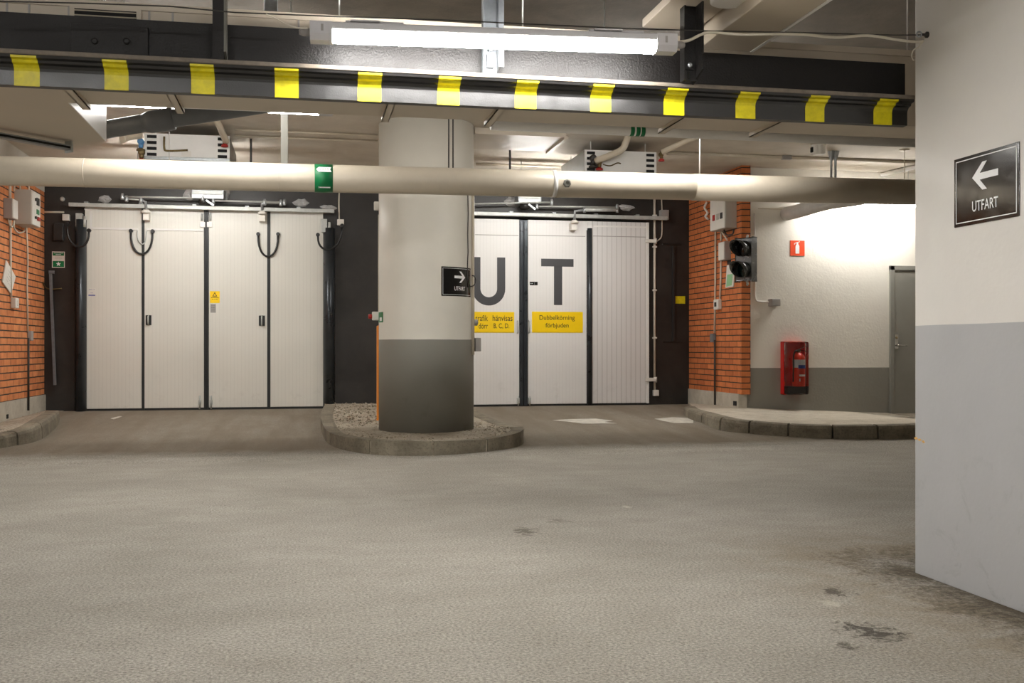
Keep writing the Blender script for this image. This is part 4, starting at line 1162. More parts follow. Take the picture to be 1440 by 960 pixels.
def putty(px, py, w, h, label):
    c = onY(px, py, WY)
    mb = MB(); rng = random.Random(px)
    ring = []
    for j, (s, dz_) in enumerate(((1.0, .002), (.7, .03), (.3, .045))):
        ring.append([mb.bm.verts.new((c.x + math.cos(k * .524) * w * s * rng.uniform(.7, 1.2), WY - dz_ * rng.uniform(.7, 1.1), c.z + math.sin(k * .524) * h * s * rng.uniform(.7, 1.2))) for k in range(12)])
    for r0, r1 in zip(ring, ring[1:]):
        for k in range(12): mb.bm.faces.new((r0[k], r0[(k + 1) % 12], r1[(k + 1) % 12], r1[k]))
    mb.bm.faces.new(ring[-1])
    bmesh.ops.recalc_face_normals(mb.bm, faces=mb.bm.faces[:])
    tag(mb.build('filler_patch', 'putty'), label, 'filler patch', 'grey filler patches on the black wall')
putty(147, 280, .09, .05, 'grey filler lump above left part of the left gate')
putty(424, 285, .11, .06, 'grey filler lump above the right leaf of the left gate')
putty(462, 292, .12, .04, 'grey filler lump at the right end of the left gate rail')
putty(268, 274, .10, .09, 'grey filler patch left of the motor of left gate')
putty(318, 272, .05, .1, 'pale filler strip right of the motor of left gate')
putty(880, 292, .12, .05, 'grey filler lump at right end of the exit gate arms')
putty(725, 283, .2, .08, 'grey filler smear around the exit gate motor')

# hanging cable loops on the left gate
def loop(px0, py0, px1, py1, bottom, label, r=.014, Y=GY - .03, box=None):
    pts = []
    mx = (px0 + px1) / 2; rx = (px1 - px0) / 2
    for k in range(15):
        a_ = math.pi * k / 14
        pts.append(onY(mx - rx * math.cos(a_), (py0 + (py1 - py0) * k / 14) + (bottom - (py0 + py1) / 2) * math.sin(a_) ** .8, Y))
    t = MB().tube(pts, r, 10).build('cable_loop', 'hose_black', gl, label)
    for p in (pts[0], pts[-1]): MB().lathe((p.x, Y - .02, p.z + .01), (0, 1, 0), [(.022, 0), (.026, .01), (.026, .05)], 12).build('gland', 'hose_black', t)
    return t
loop(94, 316, 125, 325, 347, 'black cable loop across the left guard post of left gate', Y=GY - .20)
loop(184, 325.5, 214.5, 326, 357, 'black cable loop over first joint of the left gate')
loop(363, 330, 391, 330, 360.5, 'black cable loop over third joint of the left gate')
loop(447, 331, 481, 318, 350.5, 'black cable loop across the right guard post of left gate', Y=GY - .20)
pts = spline([onY(193, 325, GY - .015), onY(194, 336, GY - .02), onY(199, 343, GY - .03), onY(204, 340, GY - .02), onY(206, 325, GY - .015)], 6)
MB().tube(pts, .007, 8).build('thin_cable_loop', 'zinc_dull', gl)
def wallbox(px0, py0, px1, py1, Y, depth, label, mat='box_white', name='junction_box', group=None):
    a, b = onY(px0, py0, Y), onY(px1, py1, Y)
    t = thing(name, ((a.x + b.x) / 2, Y, b.z), label, 'box', group)
    MB().box((a.x, Y - depth, b.z), (b.x, Y, a.z), .004).build('body', mat, t)
    MB().box((a.x + .008, Y - depth - .004, b.z + .008), (b.x - .008, Y - depth + .002, a.z - .008), .002).build('lid', mat, t)
    return t
wallbox(89.5, 302, 99, 311, WY, .08, 'small white junction box beside left guard post of left gate')
wallbox(474, 309, 483.5, 317.5, WY, .08, 'small white junction box right of the left gate')
tag(MB().tube([onY(477, 309, WY - .04), onY(476.5, 285, WY - .015), onY(477.5, 255, WY - .015)], .010, 8).build('wall_cable', 'cable_white'), 'white cable running up from the box right of the left gate', 'cable')
tag(MB().tube([onY(60, 298, WY - .02), onY(90, 298.3, WY - .02)], .012, 8).build('wall_conduit', 'cable_white'), 'short white conduit from left brick wall to the junction box', 'conduit')
wallbox(76, 314, 90, 339, WY, .05, 'narrow black frame box on the black wall above the green notice', 'black_steel', 'cover_box')
q = onY(88, 280, WY)
tag(MB().lathe((q.x, WY, q.z), (0, -1, 0), [(.03, 0), (.03, .02), (.012, .03)], 14).build('knob', 'zinc_dull'), 'round shiny bolt head on the black wall at upper left', 'bolt')
# green notice
t, a, b, yy = plate_sign(73.2, 353.5, 91.2, 376.5, 'paper', 'green_notice', 'green and white notice with star on black wall left of left gate', 'sign', Y=WY, th=.006)
def patch(parent, px0, py0, px1, py1, mat, name, Y):
    p, q = onY(px0, py0, WY), onY(px1, py1, WY)
    return MB().box((p.x, Y, q.z), (q.x, Y + .001, p.z)).build(name, mat, parent)
patch(t, 74.3, 354.5, 90.2, 359.5, 'green', 'header', yy); lo_ = patch(t, 74.3, 366.8, 90.2, 375.5, 'green', 'footer', yy)
def wordw(body, px0, px1, py0, py1, parent, mat, Y, bold=.01):
    p, q = onY(px0, py0, WY), onY(px1, py1, WY)
    return lettering(body, ((p.x + q.x) / 2, Y, (p.z + q.z) / 2), X3, Z3, q.x - p.x, p.z - q.z, 'lettering', mat, parent, bold)
wordw('-------', 76, 88.5, 355.3, 356.2, t, 'sign_white', yy - .001); wordw('----', 78.5, 86, 357.4, 358.3, t, 'sign_white', yy - .001)
wordw('-----\n------\n----', 77, 87.5, 361, 365.5, t, 'green', yy)
c = onY(82.4, 371.1, WY); mb = MB(); vs = []
for k in range(10):
    rr = .034 if k % 2 == 0 else .014
    vs.append(mb.bm.verts.new((c.x + rr * math.sin(k * math.pi / 5), yy - .0015, c.z + rr * math.cos(k * math.pi / 5))))
cv = mb.bm.verts.new((c.x, yy - .0015, c.z))
for k in range(10): mb.bm.faces.new((vs[k], vs[(k + 1) % 10], cv))
mb.build('star', 'sign_white', lo_)
# leaning rod on the black wall
t = thing('leaning_rod', onY(78, 541, WY - .05), 'grey metal rod leaning on the black wall left of left gate', 'rod')
a, b = onY(71, 381.5, WY - .04), onY(77.3, 541, WY - .06)
MB().obox((a + b) / 2, (a - b) / 2, (.015, 0, 0), (0, .012, 0), .002).build('bar', 'galv_dark', t)
a2 = onY(76.5, 382, WY - .04)
MB().box((a.x - .02, WY - .055, a.z - .03), (a2.x, WY - .03, a.z + .01), .003).build('hook', 'galv_dark', t)
tag(MB().tube(spline([onX(60.5, 397, XL + .01), onY(64, 404, WY - .02), onY(72, 406.5, WY - .03), onY(87, 405.5, WY - .012)], 5), .009, 8).build('wall_cable', 'brass'), 'thin tan cable crossing the leaning rod on the black wall', 'cable')
# things on the black wall right of the exit gate
t, a, b, yy = plate_sign(949.3, 416.2, 963.3, 426.8, 'tape_yellow', 'yellow_label', 'plain yellow label on black wall beside the right brick wall', 'label', Y=WY, th=.003, bevel=0)
t = thing('wall_track', onY(947, 480, WY), 'narrow black vertical track with cross ends on black wall beside the exit gate', 'track')
a, b = onY(947, 346, WY), onY(947, 480, WY)
MB().box((a.x - .02, WY - .03, b.z), (a.x + .02, WY, a.z), .004).build('bar', 'black_steel', t)
a, b = onY(931, 342, WY), onY(957, 344, WY); MB().box((a.x, WY - .02, b.z - .01), (b.x, WY, b.z + .012), .003).build('cross_bar', 'black_steel', t)
a, b = onY(932, 480, WY), onY(958, 480, WY); MB().box((a.x, WY - .02, b.z - .008), (b.x, WY, b.z + .008), .003).build('cross_bar', 'black_steel', t)
t = thing('wall_conduit', onY(921, 555, WY - .02), 'white vertical conduit on the black wall right of the exit gate', 'conduit')
MB().tube([onY(920.5, 276, WY - .025), onY(920.5, 549, WY - .025)], .017, 10).build('tube', 'cable_white', t)
mb = MB()
for py in (303, 347, 408, 475): 
    q = onY(920.5, py, WY - .02); mb.box((q.x - .03, WY - .045, q.z - .012), (q.x + .03, WY, q.z + .012), .003)
mb.build('clip', 'box_white', t)
wallbox(917.5, 548, 925, 556.5, WY, .06, 'small white box at foot of conduit right of the exit gate')
wallbox(926.5, 296, 937.5, 310, WY, .10, 'grey junction box at right end of the exit gate rail', 'plastic_grey')
tag(MB().tube([onY(931, 297, WY - .03), onY(930, 272, WY - .02)], .009, 8).build('wall_cable', 'cable_white'), 'thin cable going up from box at end of exit gate rail', 'cable')
tag(MB().tube(spline([onY(931, 309, WY - .03), onY(931, 325, WY - .02), onY(929.5, 334, WY - .02), onY(924, 339, WY - .02)], 5), .009, 8).build('wall_cable', 'cable_white'), 'thin cable curving down from box at end of exit gate rail', 'cable')
for (py, lab) in ((339, 'upper pale hinge arm at right edge of the exit gate'), (533.5, 'lower pale hinge arm at right edge of the exit gate')):
    a, b = onY(907, py - 2.5, GY), onY(921, py + 2.5, GY)
    t = MB().box((a.x, GY - .04, b.z), (b.x, GY - .003, a.z), .006).build('hinge_arm', 'box_white', g2, lab)
    MB().lathe((b.x, GY - .02, b.z - .015), (0, 0, 1), [(.024, 0), (.024, .08)], 12).build('pin', 'box_white', t)

# ------------------------------------------------------------------ ON THE ROUND PILLAR
def on_pil(ang, z, off=0.0):
    """ang = 0 faces the camera, positive to the right"""
    base = math.atan2(PX, PY_)
    a_ = base - math.pi / 2 * 0
    fx, fy = -math.sin(base), -math.cos(base)
    rx, ry = math.cos(base), -math.sin(base)
    dx, dy = fx * math.cos(ang) + rx * math.sin(ang), fy * math.cos(ang) + ry * math.sin(ang)
    return Vector((PX + dx * (PR + off), PY_ + dy * (PR + off), z))
def pil_ang(px): return math.asin(max(-1, min(1, (px - 600.2) / 66.6)))
def pil_z(px, py):
    p = on_pil(pil_ang(px), 1.0); d = p.x * SA + p.y * CA
    return H + (CY - py) * d / F
def pil_mesh(pts2, off, name, mat, parent, n=14):
    """2-D polygon (angle, z) strips bent round the pillar"""
    mb = MB(); vs = [mb.bm.verts.new((p[0], p[1], 0)) for p in pts2]; mb.bm.faces.new(vs)
    lo, hi = min(p[0] for p in pts2), max(p[0] for p in pts2)
    for k in range(1, n):
        bmesh.ops.bisect_plane(mb.bm, geom=mb.bm.verts[:] + mb.bm.edges[:] + mb.bm.faces[:], plane_co=(lo + (hi - lo) * k / n, 0, 0), plane_no=(1, 0, 0))
    for v in mb.bm.verts: v.co = on_pil(v.co.x, v.co.y, off)
    bmesh.ops.recalc_face_normals(mb.bm, faces=mb.bm.faces[:])
    return mb.build(name, mat, parent)
def rect2(a0, a1, z0, z1): return [(a0, z0), (a1, z0), (a1, z1), (a0, z1)]
a0, a1 = pil_ang(620.2), pil_ang(661.0)
z1, z0 = pil_z(620, 374.3), pil_z(620, 415.7)
sg = thing('exit_sign', on_pil((a0 + a1) / 2, z0), 'black exit sign UTFART with right-pointing arrow bent round the round pillar', 'sign')
sb = pil_mesh(rect2(a0, a1, z0, z1), .003, 'board', 'sign_black', sg, 20)
mb = MB()
ia, iz = .028, .014; lw = .0035; la = lw / PR
for r_ in (rect2(a0 + ia, a1 - ia, z1 - iz - lw, z1 - iz), rect2(a0 + ia, a1 - ia, z0 + iz, z0 + iz + lw), rect2(a0 + ia, a0 + ia + la, z0 + iz, z1 - iz), rect2(a1 - ia - la, a1 - ia, z0 + iz, z1 - iz)):
    n = 16
    for k in range(n):
        xa, xb2 = r_[0][0] + (r_[1][0] - r_[0][0]) * k / n, r_[0][0] + (r_[1][0] - r_[0][0]) * (k + 1) / n
        mb.quad(on_pil(xa, r_[0][1], .0045), on_pil(xb2, r_[0][1], .0045), on_pil(xb2, r_[2][1], .0045), on_pil(xa, r_[2][1], .0045))
mb.build('border', 'sign_white', sg)
ARROW = [(-.5, 0), (-.10, .55), (.08, .55), (-.20, .13), (.5, .13), (.5, -.13), (-.20, -.13), (.08, -.55), (-.10, -.55)]
wS, hS = (a1 - a0), (z1 - z0)
ac, zc = a0 + wS * .53, z1 - hS * .34
aw = .155 / PR
# the polygon is concave: cut it into convex pieces
def arrow_parts(sgn):
    top = [(-.5, 0), (-.2, .13), (.08, .55), (-.10, .55)]
    bot = [(-.5, 0), (-.10, -.55), (.08, -.55), (-.2, -.13)]
    sh = [(-.5, 0), (-.2, -.13), (.5, -.13), (.5, .13), (-.2, .13)]
    return [[(sgn * x_, y_) for x_, y_ in q_] for q_ in (top, bot, sh)]
mb = MB()
for q_ in arrow_parts(-1):
    vs = [mb.bm.verts.new((ac + x_ * aw, zc + y_ * .105, 0)) for x_, y_ in q_]; mb.bm.faces.new(vs)
for k in range(1, 12):
    bmesh.ops.bisect_plane(mb.bm, geom=mb.bm.verts[:] + mb.bm.edges[:] + mb.bm.faces[:], plane_co=(ac - aw / 2 + aw * k / 12, 0, 0), plane_no=(1, 0, 0))
for v in mb.bm.verts: v.co = on_pil(v.co.x, v.co.y, .005)
mb.build('arrow', 'sign_white', sg)
me = text_mesh('UTFART', .008)
mb = MB(); mb.mesh(me, lambda v: Vector((ac + v.x * .155 / PR, z1 - hS * .735 + v.y * .043, 0)))
for k in range(1, 12):
    bmesh.ops.bisect_plane(mb.bm, geom=mb.bm.verts[:] + mb.bm.edges[:] + mb.bm.faces[:], plane_co=(ac - aw / 2 + aw * k / 12, 0, 0), plane_no=(1, 0, 0))
for v in mb.bm.verts: v.co = on_pil(v.co.x, v.co.y, .005)
mb.build('lettering', 'sign_white', sg)
# conduit and cables down the right of the pillar
a_ = pil_ang(656.5)
wob = [(656.5, 268), (657, 300), (656.4, 330), (656.8, 355), (656, 372), (655.5, 390), (657, 404)]
tag(MB().tube([on_pil(pil_ang(x_), pil_z(x_, y_), .006) for x_, y_ in wob], .005, 8).build('pillar_cable', 'cable_dark'), 'thin dark cable running down right side of the round pillar', 'cable')
tag(MB().tube([on_pil(pil_ang(663), 2.9, .014), on_pil(pil_ang(663), .95, .014)], .016, 10).build('pillar_conduit', 'pipe_beige'), 'beige conduit down the right edge of the round pillar', 'conduit')
pts = spline([on_pil(pil_ang(658), pil_z(658, 403), .006), on_pil(pil_ang(662), pil_z(660, 401), .03), on_pil(pil_ang(664), pil_z(660, 394), .04), on_pil(pil_ang(663), pil_z(660, 388), .03), on_pil(pil_ang(661), pil_z(660, 387), .02)], 5)
tag(MB().tube(pts, .006, 8).build('cable_hook', 'cable_dark'), 'small dark cable loop at right edge of pillar beside the exit sign', 'cable')
c = on_pil(R(90), pil_z(665, 484), .045)
t = thing('switch_box', c, 'small grey switch box on right edge of the round pillar below the yellow sign', 'box')
MB().box((c.x - .035, c.y - .04, c.z - .075), (c.x + .03, c.y + .04, c.z + .07), .008).build('body', 'plastic_grey', t)
MB().box((c.x - .06, c.y - .015, c.z - .03), (c.x - .03, c.y + .015, c.z + .03), .003).build('mount', 'plastic_grey', t)
c = on_pil(R(90), pil_z(665, 453), .018)
tag(MB().lathe(c + Vector((-.03, 0, 0)), (1, -.3, 0), [(.03, 0), (.034, .02), (.034, .05), (.012, .06)], 8).build('push_button', 'plastic_grey'), 'grey knob on right edge of the round pillar above the switch box', 'button')
# left side of the pillar
ga0, ga1 = pil_ang(534.2), pil_ang(541.2)
t = thing('green_sign', on_pil(ga1, pil_z(540, 453)), 'small green exit sign wrapped round left edge of the round pillar', 'sign')
pil_mesh(rect2(ga0 - .2, ga1, pil_z(540, 453), pil_z(540, 438.5)), .003, 'plate', 'green', t, 8)
pil_mesh(rect2(ga1 - .2, ga1 - .06, pil_z(540, 451), pil_z(540, 446)), .0045, 'pictogram', 'sign_white', t, 3)
c = on_pil(R(-88), pil_z(530, 445), .04)
t = thing('call_button', c, 'pale call button box on left edge of the round pillar', 'button')
MB().box((c.x - .03, c.y - .04, c.z - .04), (c.x + .05, c.y + .04, c.z + .05), .006).build('housing', 'box_white', t)
MB().lathe((c.x - .03, c.y, c.z), (-1, 0, 0), [(.022, 0), (.026, .02), (.022, .04)], 12).build('knob', 'red_valve', t)
c = on_pil(R(-88), pil_z(530, 290), .02)
tag(MB().box((c.x - .03, c.y - .03, c.z - .045), (c.x + .02, c.y + .03, c.z + .045), .005).build('sensor_box', 'box_white'), 'small cream box high on left edge of the round pillar', 'box')
tag(MB().tube([on_pil(pil_ang(534.2) - .12, pil_z(535, 300), .003), on_pil(pil_ang(534.2) - .12, pil_z(535, 440), .003)], .005, 6).build('pillar_cable', 'cable_white'), 'thin white cable down the left edge of the round pillar', 'cable')
q = onY(531.5, 500, 12.2)
t = thing('orange_post', (q.x + .05, 12.2, .2), 'orange post standing behind the round pillar on its left', 'post')
z_ = onY(531, 457.5, 12.2).z
MB().box((q.x - .012, 12.12, .16), (q.x + .14, 12.28, z_), .012).build('body', 'orange', t)
MB().box((q.x - .02, 12.1, .15), (q.x + .15, 12.3, .19), .004).build('foot_plate', 'orange', t)

# ------------------------------------------------------------------ EXIT SIGN ON THE BIG PILLAR
SX = 2.735
s00, s10 = onX(1343, 225, SX), onX(1434.5, 200, SX); s01 = onX(1343, 320.3, SX)
y0, y1 = s00.y, s10.y; zt, zb2 = s00.z, s01.z
sg = thing('exit_sign', (SX, (y0 + y1) / 2, zb2), 'glossy black exit sign UTFART with left-pointing arrow on the big pillar', 'sign')
MB().box((SX - .004, y1, zb2), (SX + .001, y0, zt), .0006).build('board', 'sign_black', sg)
mb = MB(); i_ = .013; l_ = .004; xs_ = SX - .0052
for (ya, yb, zc_, zd) in ((y1 + i_, y0 - i_, zt - i_ - l_, zt - i_), (y1 + i_, y0 - i_, zb2 + i_, zb2 + i_ + l_), (y1 + i_, y1 + i_ + l_, zb2 + i_, zt - i_), (y0 - i_ - l_, y0 - i_, zb2 + i_, zt - i_)):
    mb.box((xs_, ya, zc_), (xs_ + .0006, yb, zd))
mb.build('border', 'sign_white', sg)
W_, H_ = y0 - y1, zt - zb2
yc, zc = y0 - W_ * .50, zt - H_ * .335
mb = MB()
for q_ in arrow_parts(1):
    mb.bm.faces.new([mb.bm.verts.new((xs_, yc - x_ * W_ * .40, zc + y_ * H_ * .36)) for x_, y_ in q_])
bmesh.ops.recalc_face_normals(mb.bm, faces=mb.bm.faces[:])
mb.build('arrow', 'sign_white', sg)
lettering('UTFART', (xs_, yc, zt - H_ * .745), (0, -1, 0), (0, 0, 1), W_ * .40, H_ * .15, 'lettering', 'sign_white', sg, .008)

# ------------------------------------------------------------------ LEFT BRICK WALL FITTINGS
def xbox(X, sgn, pxw, pxn, pxf, pyt, pyb, name, label, cat, mat, front=None, group=None):
    """box on a wall of constant X: near edge at the wall pxw, near front corner pxn, far front corner pxf"""
    w0 = onX(pxw, pyt, X); Yn = w0.y
    dep = abs(onY(pxn, pyt, Yn).x - X); Xf = X + sgn * dep
    f = onX(pxf, pyt, Xf); zt_, zb_2 = onY(pxn, pyt, Yn).z, onY(pxn, pyb, Yn).z
    t = thing(name, (X + sgn * dep / 2, (Yn + f.y) / 2, zb_2), label, cat, group)
    MB().box((X, Yn, zb_2), (Xf, f.y, zt_), .004).build('body', mat, t)
    if front: MB().box((Xf - sgn * .002, Yn + .006, zb_2 + .006), (Xf + sgn * .012, f.y - .006, zt_ - .006), .004).build('door', front, t)
    return t, Xf, Yn, f.y, zb_2, zt_
t, Xf, Yn, Yf, zb_, zt_ = xbox(XL, 1, 20, 44, 55.5, 266.5, 315.5, 'control_cabinet', 'grey gate control cabinet with displays on the left brick wall', 'cabinet', 'box_grey', 'box_white')
xx = Xf + .0125
def face(t, nm, mat, u0, u1, v0, v1, th=.006):
    Y0, Y1 = Yn + (Yf - Yn) * u0, Yn + (Yf - Yn) * u1; Z0, Z1 = zb_ + (zt_ - zb_) * v0, zb_ + (zt_ - zb_) * v1
    MB().box((xx - .001, Y0, Z0), (xx + th, Y1, Z1), .001).build(nm, mat, t)
face(t, 'display', 'cable_dark', .5, .82, .62, .84); face(t, 'keypad', 'green', .5, .8, .36, .5); face(t, 'push_button', 'red_valve', .55, .82, .18, .28, .02); face(t, 'push_button', 'cable_dark', .28, .42, .2, .27, .02); face(t, 'push_button', 'cable_dark', .3, .42, .72, .8, .02)
t, *_ = xbox(XL, 1, 4.5, 17, 24, 278.5, 306.5, 'junction_box', 'small grey junction box left of the control cabinet on brick', 'box', 'plastic_grey', 'box_white')
ct = [XL + .016, 0, 0]
def xtube(X, pts, r, name, label, mat, cat='conduit', group=None, off=.014, sgn=1):
    return tag(MB().tube([onX(a, b, X + sgn * off) for a, b in pts], r, 10).build(name, mat), label, cat, group)
xtube(XL, [(14, 255), (14, 279)], .016, 'wall_conduit', 'white conduit above the small junction box on left brick wall', 'cable_white')
xtube(XL, [(14.5, 306), (14.8, 372), (15.5, 418)], .014, 'wall_conduit', 'white conduit from junction box down to the switch on left brick wall', 'cable_white')
xtube(XL, spline([(37, 318), (38.5, 360), (38, 400), (39, 465)] and [Vector((37, 318, 0)), Vector((38.5, 360, 0)), Vector((38, 400, 0)), Vector((39, 465, 0))], 4) and [(37, 318), (38.5, 345), (39, 370), (38, 400), (39, 466)], .010, 'wall_cable', 'thin white cable down the left brick wall from control cabinet', 'cable_white', 'cable', off=.012)
xtube(XL, [(40, 475), (40, 577)], .013, 'wall_conduit', 'dark conduit at the foot of the left brick wall', 'cable_dark', off=.034)
q = onX(39.8, 472, XL)
tag(MB().box((XL - .0, q.y - .05, q.z - .06), (XL + .05, q.y + .05, q.z + .06), .008).build('cable_joint', 'plastic_grey'), 'small grey cable joint on the left brick wall', 'box')
q = onX(17, 426, XL)
t = thing('light_switch', q, 'small white switch hanging under papers on left brick wall', 'switch')
MB().box((XL, q.y - .07, q.z - .06), (XL + .06, q.y + .07, q.z + .06), .01).build('housing', 'box_white', t)
MB().box((XL + .058, q.y - .03, q.z - .03), (XL + .066, q.y + .03, q.z + .03), .003).build('rocker', 'box_white', t)
t = thing('paper_notice', onX(11, 412, XL), 'white paper notice in a sleeve pinned to the left brick wall', 'notice')
ps = [onX(7, 366, XL), onX(20, 389, XL), onX(13.5, 413, XL), onX(1.5, 396, XL)]
MB().poly([p + Vector((.006, 0, 0)) for p in ps], (.012, 0, 0)).build('sheet', 'paper', t)
cc = sum(ps, Vector()) / 4; dd_ = (ps[1] - ps[0]).normalized(); de = (ps[0] - ps[3]).normalized()
lettering('--- --\n-----\n---- -\n-- ---', cc + Vector((.0195, 0, 0)), dd_, de, .18, .14, 'fine_print', 'letter_dark', t)
pts = spline([onX(20, 308, XL + .05), onX(20, 320, XL + .05), onX(26, 327, XL + .06), onX(34, 325, XL + .05), onX(37, 318, XL + .05)], 6)
tag(MB().tube(pts, .009, 8).build('cable_bundle', 'cable_white'), 'white cables looping under the control cabinet on left brick wall', 'cable')
pts = spline([onX(12, 307, XL + .04), onX(13, 315, XL + .04), onX(17, 319, XL + .04), onX(19, 312, XL + .04)], 6)
tag(MB().tube(pts, .008, 8).build('cable_bundle', 'cable_white'), 'small white cable loop under the junction box on left brick wall', 'cable')
for k, (a_, b_) in enumerate(((20, 21), (29, 27), (41, 40))):
    tag(MB().tube([onX(a_, 268, XL + .06), onX(b_, 255, XL + .05)], .009, 8).build('cabinet_cable', 'cable_white'), ('first', 'second', 'third')[k] + ' white cable from the left rising above the left control cabinet', 'cable')
q = onX(10, 586, XL + .02)
tag(MB().box((XL + .018, q.y - .03, q.z - .02), (XL + .03, q.y + .03, q.z + .03), .004).build('drain_outlet', 'dark_hole'), 'small dark outlet in concrete foot of left brick wall', 'outlet')

# ------------------------------------------------------------------ RIGHT BRICK WALL FITTINGS
t, Xf, Yn, Yf, zb_, zt_ = xbox(XB, -1, 1036, 1020, 999.5, 262, 320, 'control_cabinet', 'beige control cabinet on the right brick wall under the large pipe', 'cabinet', 'box_grey', 'box_white')
for (u, m) in ((.28, 'red_valve'), (.8, 'cable_dark'), (.55, 'box_grey')):
    Yb = Yf + (Yn - Yf) * u
    MB().box((Xf - .022, Yb - .035, zb_ + .13), (Xf - .01, Yb + .035, zb_ + .21), .003).build('push_button', m, t)
t, *_ = xbox(XB, -1, 1028, 1019, 1011, 339, 365, 'junction_box', 'white junction box below the control cabinet on right brick wall', 'box', 'plastic_grey', 'box_white')
xr = dict(sgn=-1)
xtube(XB, [(1014, 322), (1014, 339)], .013, 'wall_conduit', 'short white conduit between cabinet and junction box on right brick wall', 'cable_white', **xr)
xtube(XB, [(1014, 365), (1013.5, 395), (1012.5, 421)], .013, 'wall_conduit', 'white conduit from junction box to switch on right brick wall', 'cable_white', **xr)
xtube(XB, [(1006.3, 322), (1006, 400), (1005, 468)], .014, 'wall_conduit', 'beige conduit down the right brick wall', 'pipe_beige', **xr)
xtube(XB, [(1005.2, 478), (1005.2, 569)], .013, 'wall_conduit', 'dark conduit at the foot of the right brick wall', 'cable_dark', off=.03, sgn=-1)
q = onX(1005, 475, XB)
tag(MB().box((XB - .05, q.y - .06, q.z - .06), (XB, q.y + .06, q.z + .06), .008).build('cable_joint', 'galv_dark'), 'bluish cable joint on the conduit of the right brick wall', 'box')
q = onX(1012, 428, XB)
t = thing('light_switch', q, 'small white switch on the right brick wall under the junction box', 'switch')
MB().box((XB - .06, q.y - .08, q.z - .07), (XB, q.y + .08, q.z + .07), .012).build('housing', 'box_white', t)
MB().box((XB - .068, q.y - .03, q.z - .03), (XB - .058, q.y + .03, q.z + .03), .003).build('rocker', 'cable_dark', t)
t = thing('green_sheet', onX(1027, 404, XB), 'pale sheet with green field on right brick wall beside the traffic light', 'notice')
ps = [onX(1023.5, 373, XB), onX(1035, 372, XB), onX(1032.5, 403, XB), onX(1021.5, 404.5, XB)]
MB().poly([p + Vector((-.003, 0, 0)) for p in ps], (-.012, 0, 0)).build('sheet', 'paper', t)
ps = [onX(1024.3, 386, XB), onX(1032, 385, XB), onX(1030.5, 401, XB), onX(1022.8, 403, XB)]
MB().poly([p + Vector((-.014, 0, 0)) for p in ps], (-.003, 0, 0)).build('green_field', 'green_pale', t)
q0, q1 = onX(1023, 365.5, XB), onX(1028, 368, XB)
tag(MB().box((XB - .004, q1.y, q1.z - .03), (XB + .002, q0.y, q0.z), 0).build('brick_hole', 'dark_hole'), 'small dark hole in right brick wall under junction box', 'hole')
pts = spline([onX(1015, 326, XB - .05), onX(1021, 335, XB - .05), onX(1023, 338, XB - .04)], 6)
tag(MB().tube(pts, .010, 8).build('cable_bundle', 'cable_white'), 'white cable bend between cabinet and junction box on right brick wall', 'cable')
pts = spline([onX(1018, 323, XB - .08), onX(1022, 330, XB - .08), onX(1030, 329, XB - .08), onX(1032, 322, XB - .07)], 6)
tag(MB().tube(pts, .010, 8).build('cable_bundle', 'cable_dark'), 'dark cable loop under the control cabinet on right brick wall', 'cable')
pts = spline([onX(994, 284, XB - .03), onX(991, 292, XB - .05), onX(995, 299, XB - .06), onX(992, 304, XB - .05), onX(996, 308, XB - .03)], 6)
tag(MB().tube(pts, .016, 8).build('cable_bundle', 'paper'), 'crumpled white cable bundle left of the control cabinet on right brick wall', 'cable')
q = onX(1034, 567, XB - .015)
tag(MB().box((XB - .028, q.y - .045, q.z - .03), (XB - .014, q.y + .045, q.z + .03), .004).build('drain_outlet', 'dark_hole'), 'small dark outlet in concrete foot of right brick wall', 'outlet')

# traffic light at the brick corner
tc = onY(1049, 365, YB0 - .16)
th = R(58)                       # turned to face the driveway on the left
fw = Vector((-math.sin(th), -math.cos(th), 0)); rt = Vector((math.cos(th), -math.sin(th), 0)); up = Vector((0, 0, 1))
tl = thing('traffic_light', tc - up * .29, 'black two-lamp traffic light with visors at corner of right brick wall', 'traffic light')
MB().obox(tc + rt * .0, rt * .125, fw * .05, up * .275, .012).build('housing', 'visor_black', tl)
for s, m in ((1, 'lens_dark'), (-1, 'lens_green')):
    c = tc + up * (.135 * s) + fw * .05
    MB().lathe(c - fw * .01, fw, [(.098, 0), (.094, .015), (.06, .03), (.01, .036)], 28).build('lens', m, tl)
    mb = MB(); prev = None; n = 28
    for k in range(n + 1):
        a_ = R(-62) + (R(304)) * k / n          # hood, open at the bottom
        dr = rt * math.cos(a_) + up * math.sin(a_)
        ln = .05 + .17 * (0.5 + 0.5 * math.sin(a_)) ** .8
        cur = [mb.bm.verts.new(c + dr * .106), mb.bm.verts.new(c + dr * .106 + fw * ln), mb.bm.verts.new(c + dr * .102 + fw * ln), mb.bm.verts.new(c + dr * .102)]
        if prev:
            for j in range(4):
                f = mb.bm.faces.new((prev[j], prev[(j + 1) % 4], cur[(j + 1) % 4], cur[j])); f.smooth = True
        prev = cur
    bmesh.ops.recalc_face_normals(mb.bm, faces=mb.bm.faces[:])
    mb.build('visor', 'visor_black', tl)
mb = MB()
for s in (-1, 1): mb.tube([tc + up * (.27 * s) - fw * .02, tc + up * (.31 * s) - fw * .04, Vector((XB + .08, YB0 - .0, tc.z + .31 * s))], .016, 8)
mb.build('bracket', 'zinc_dull', tl)

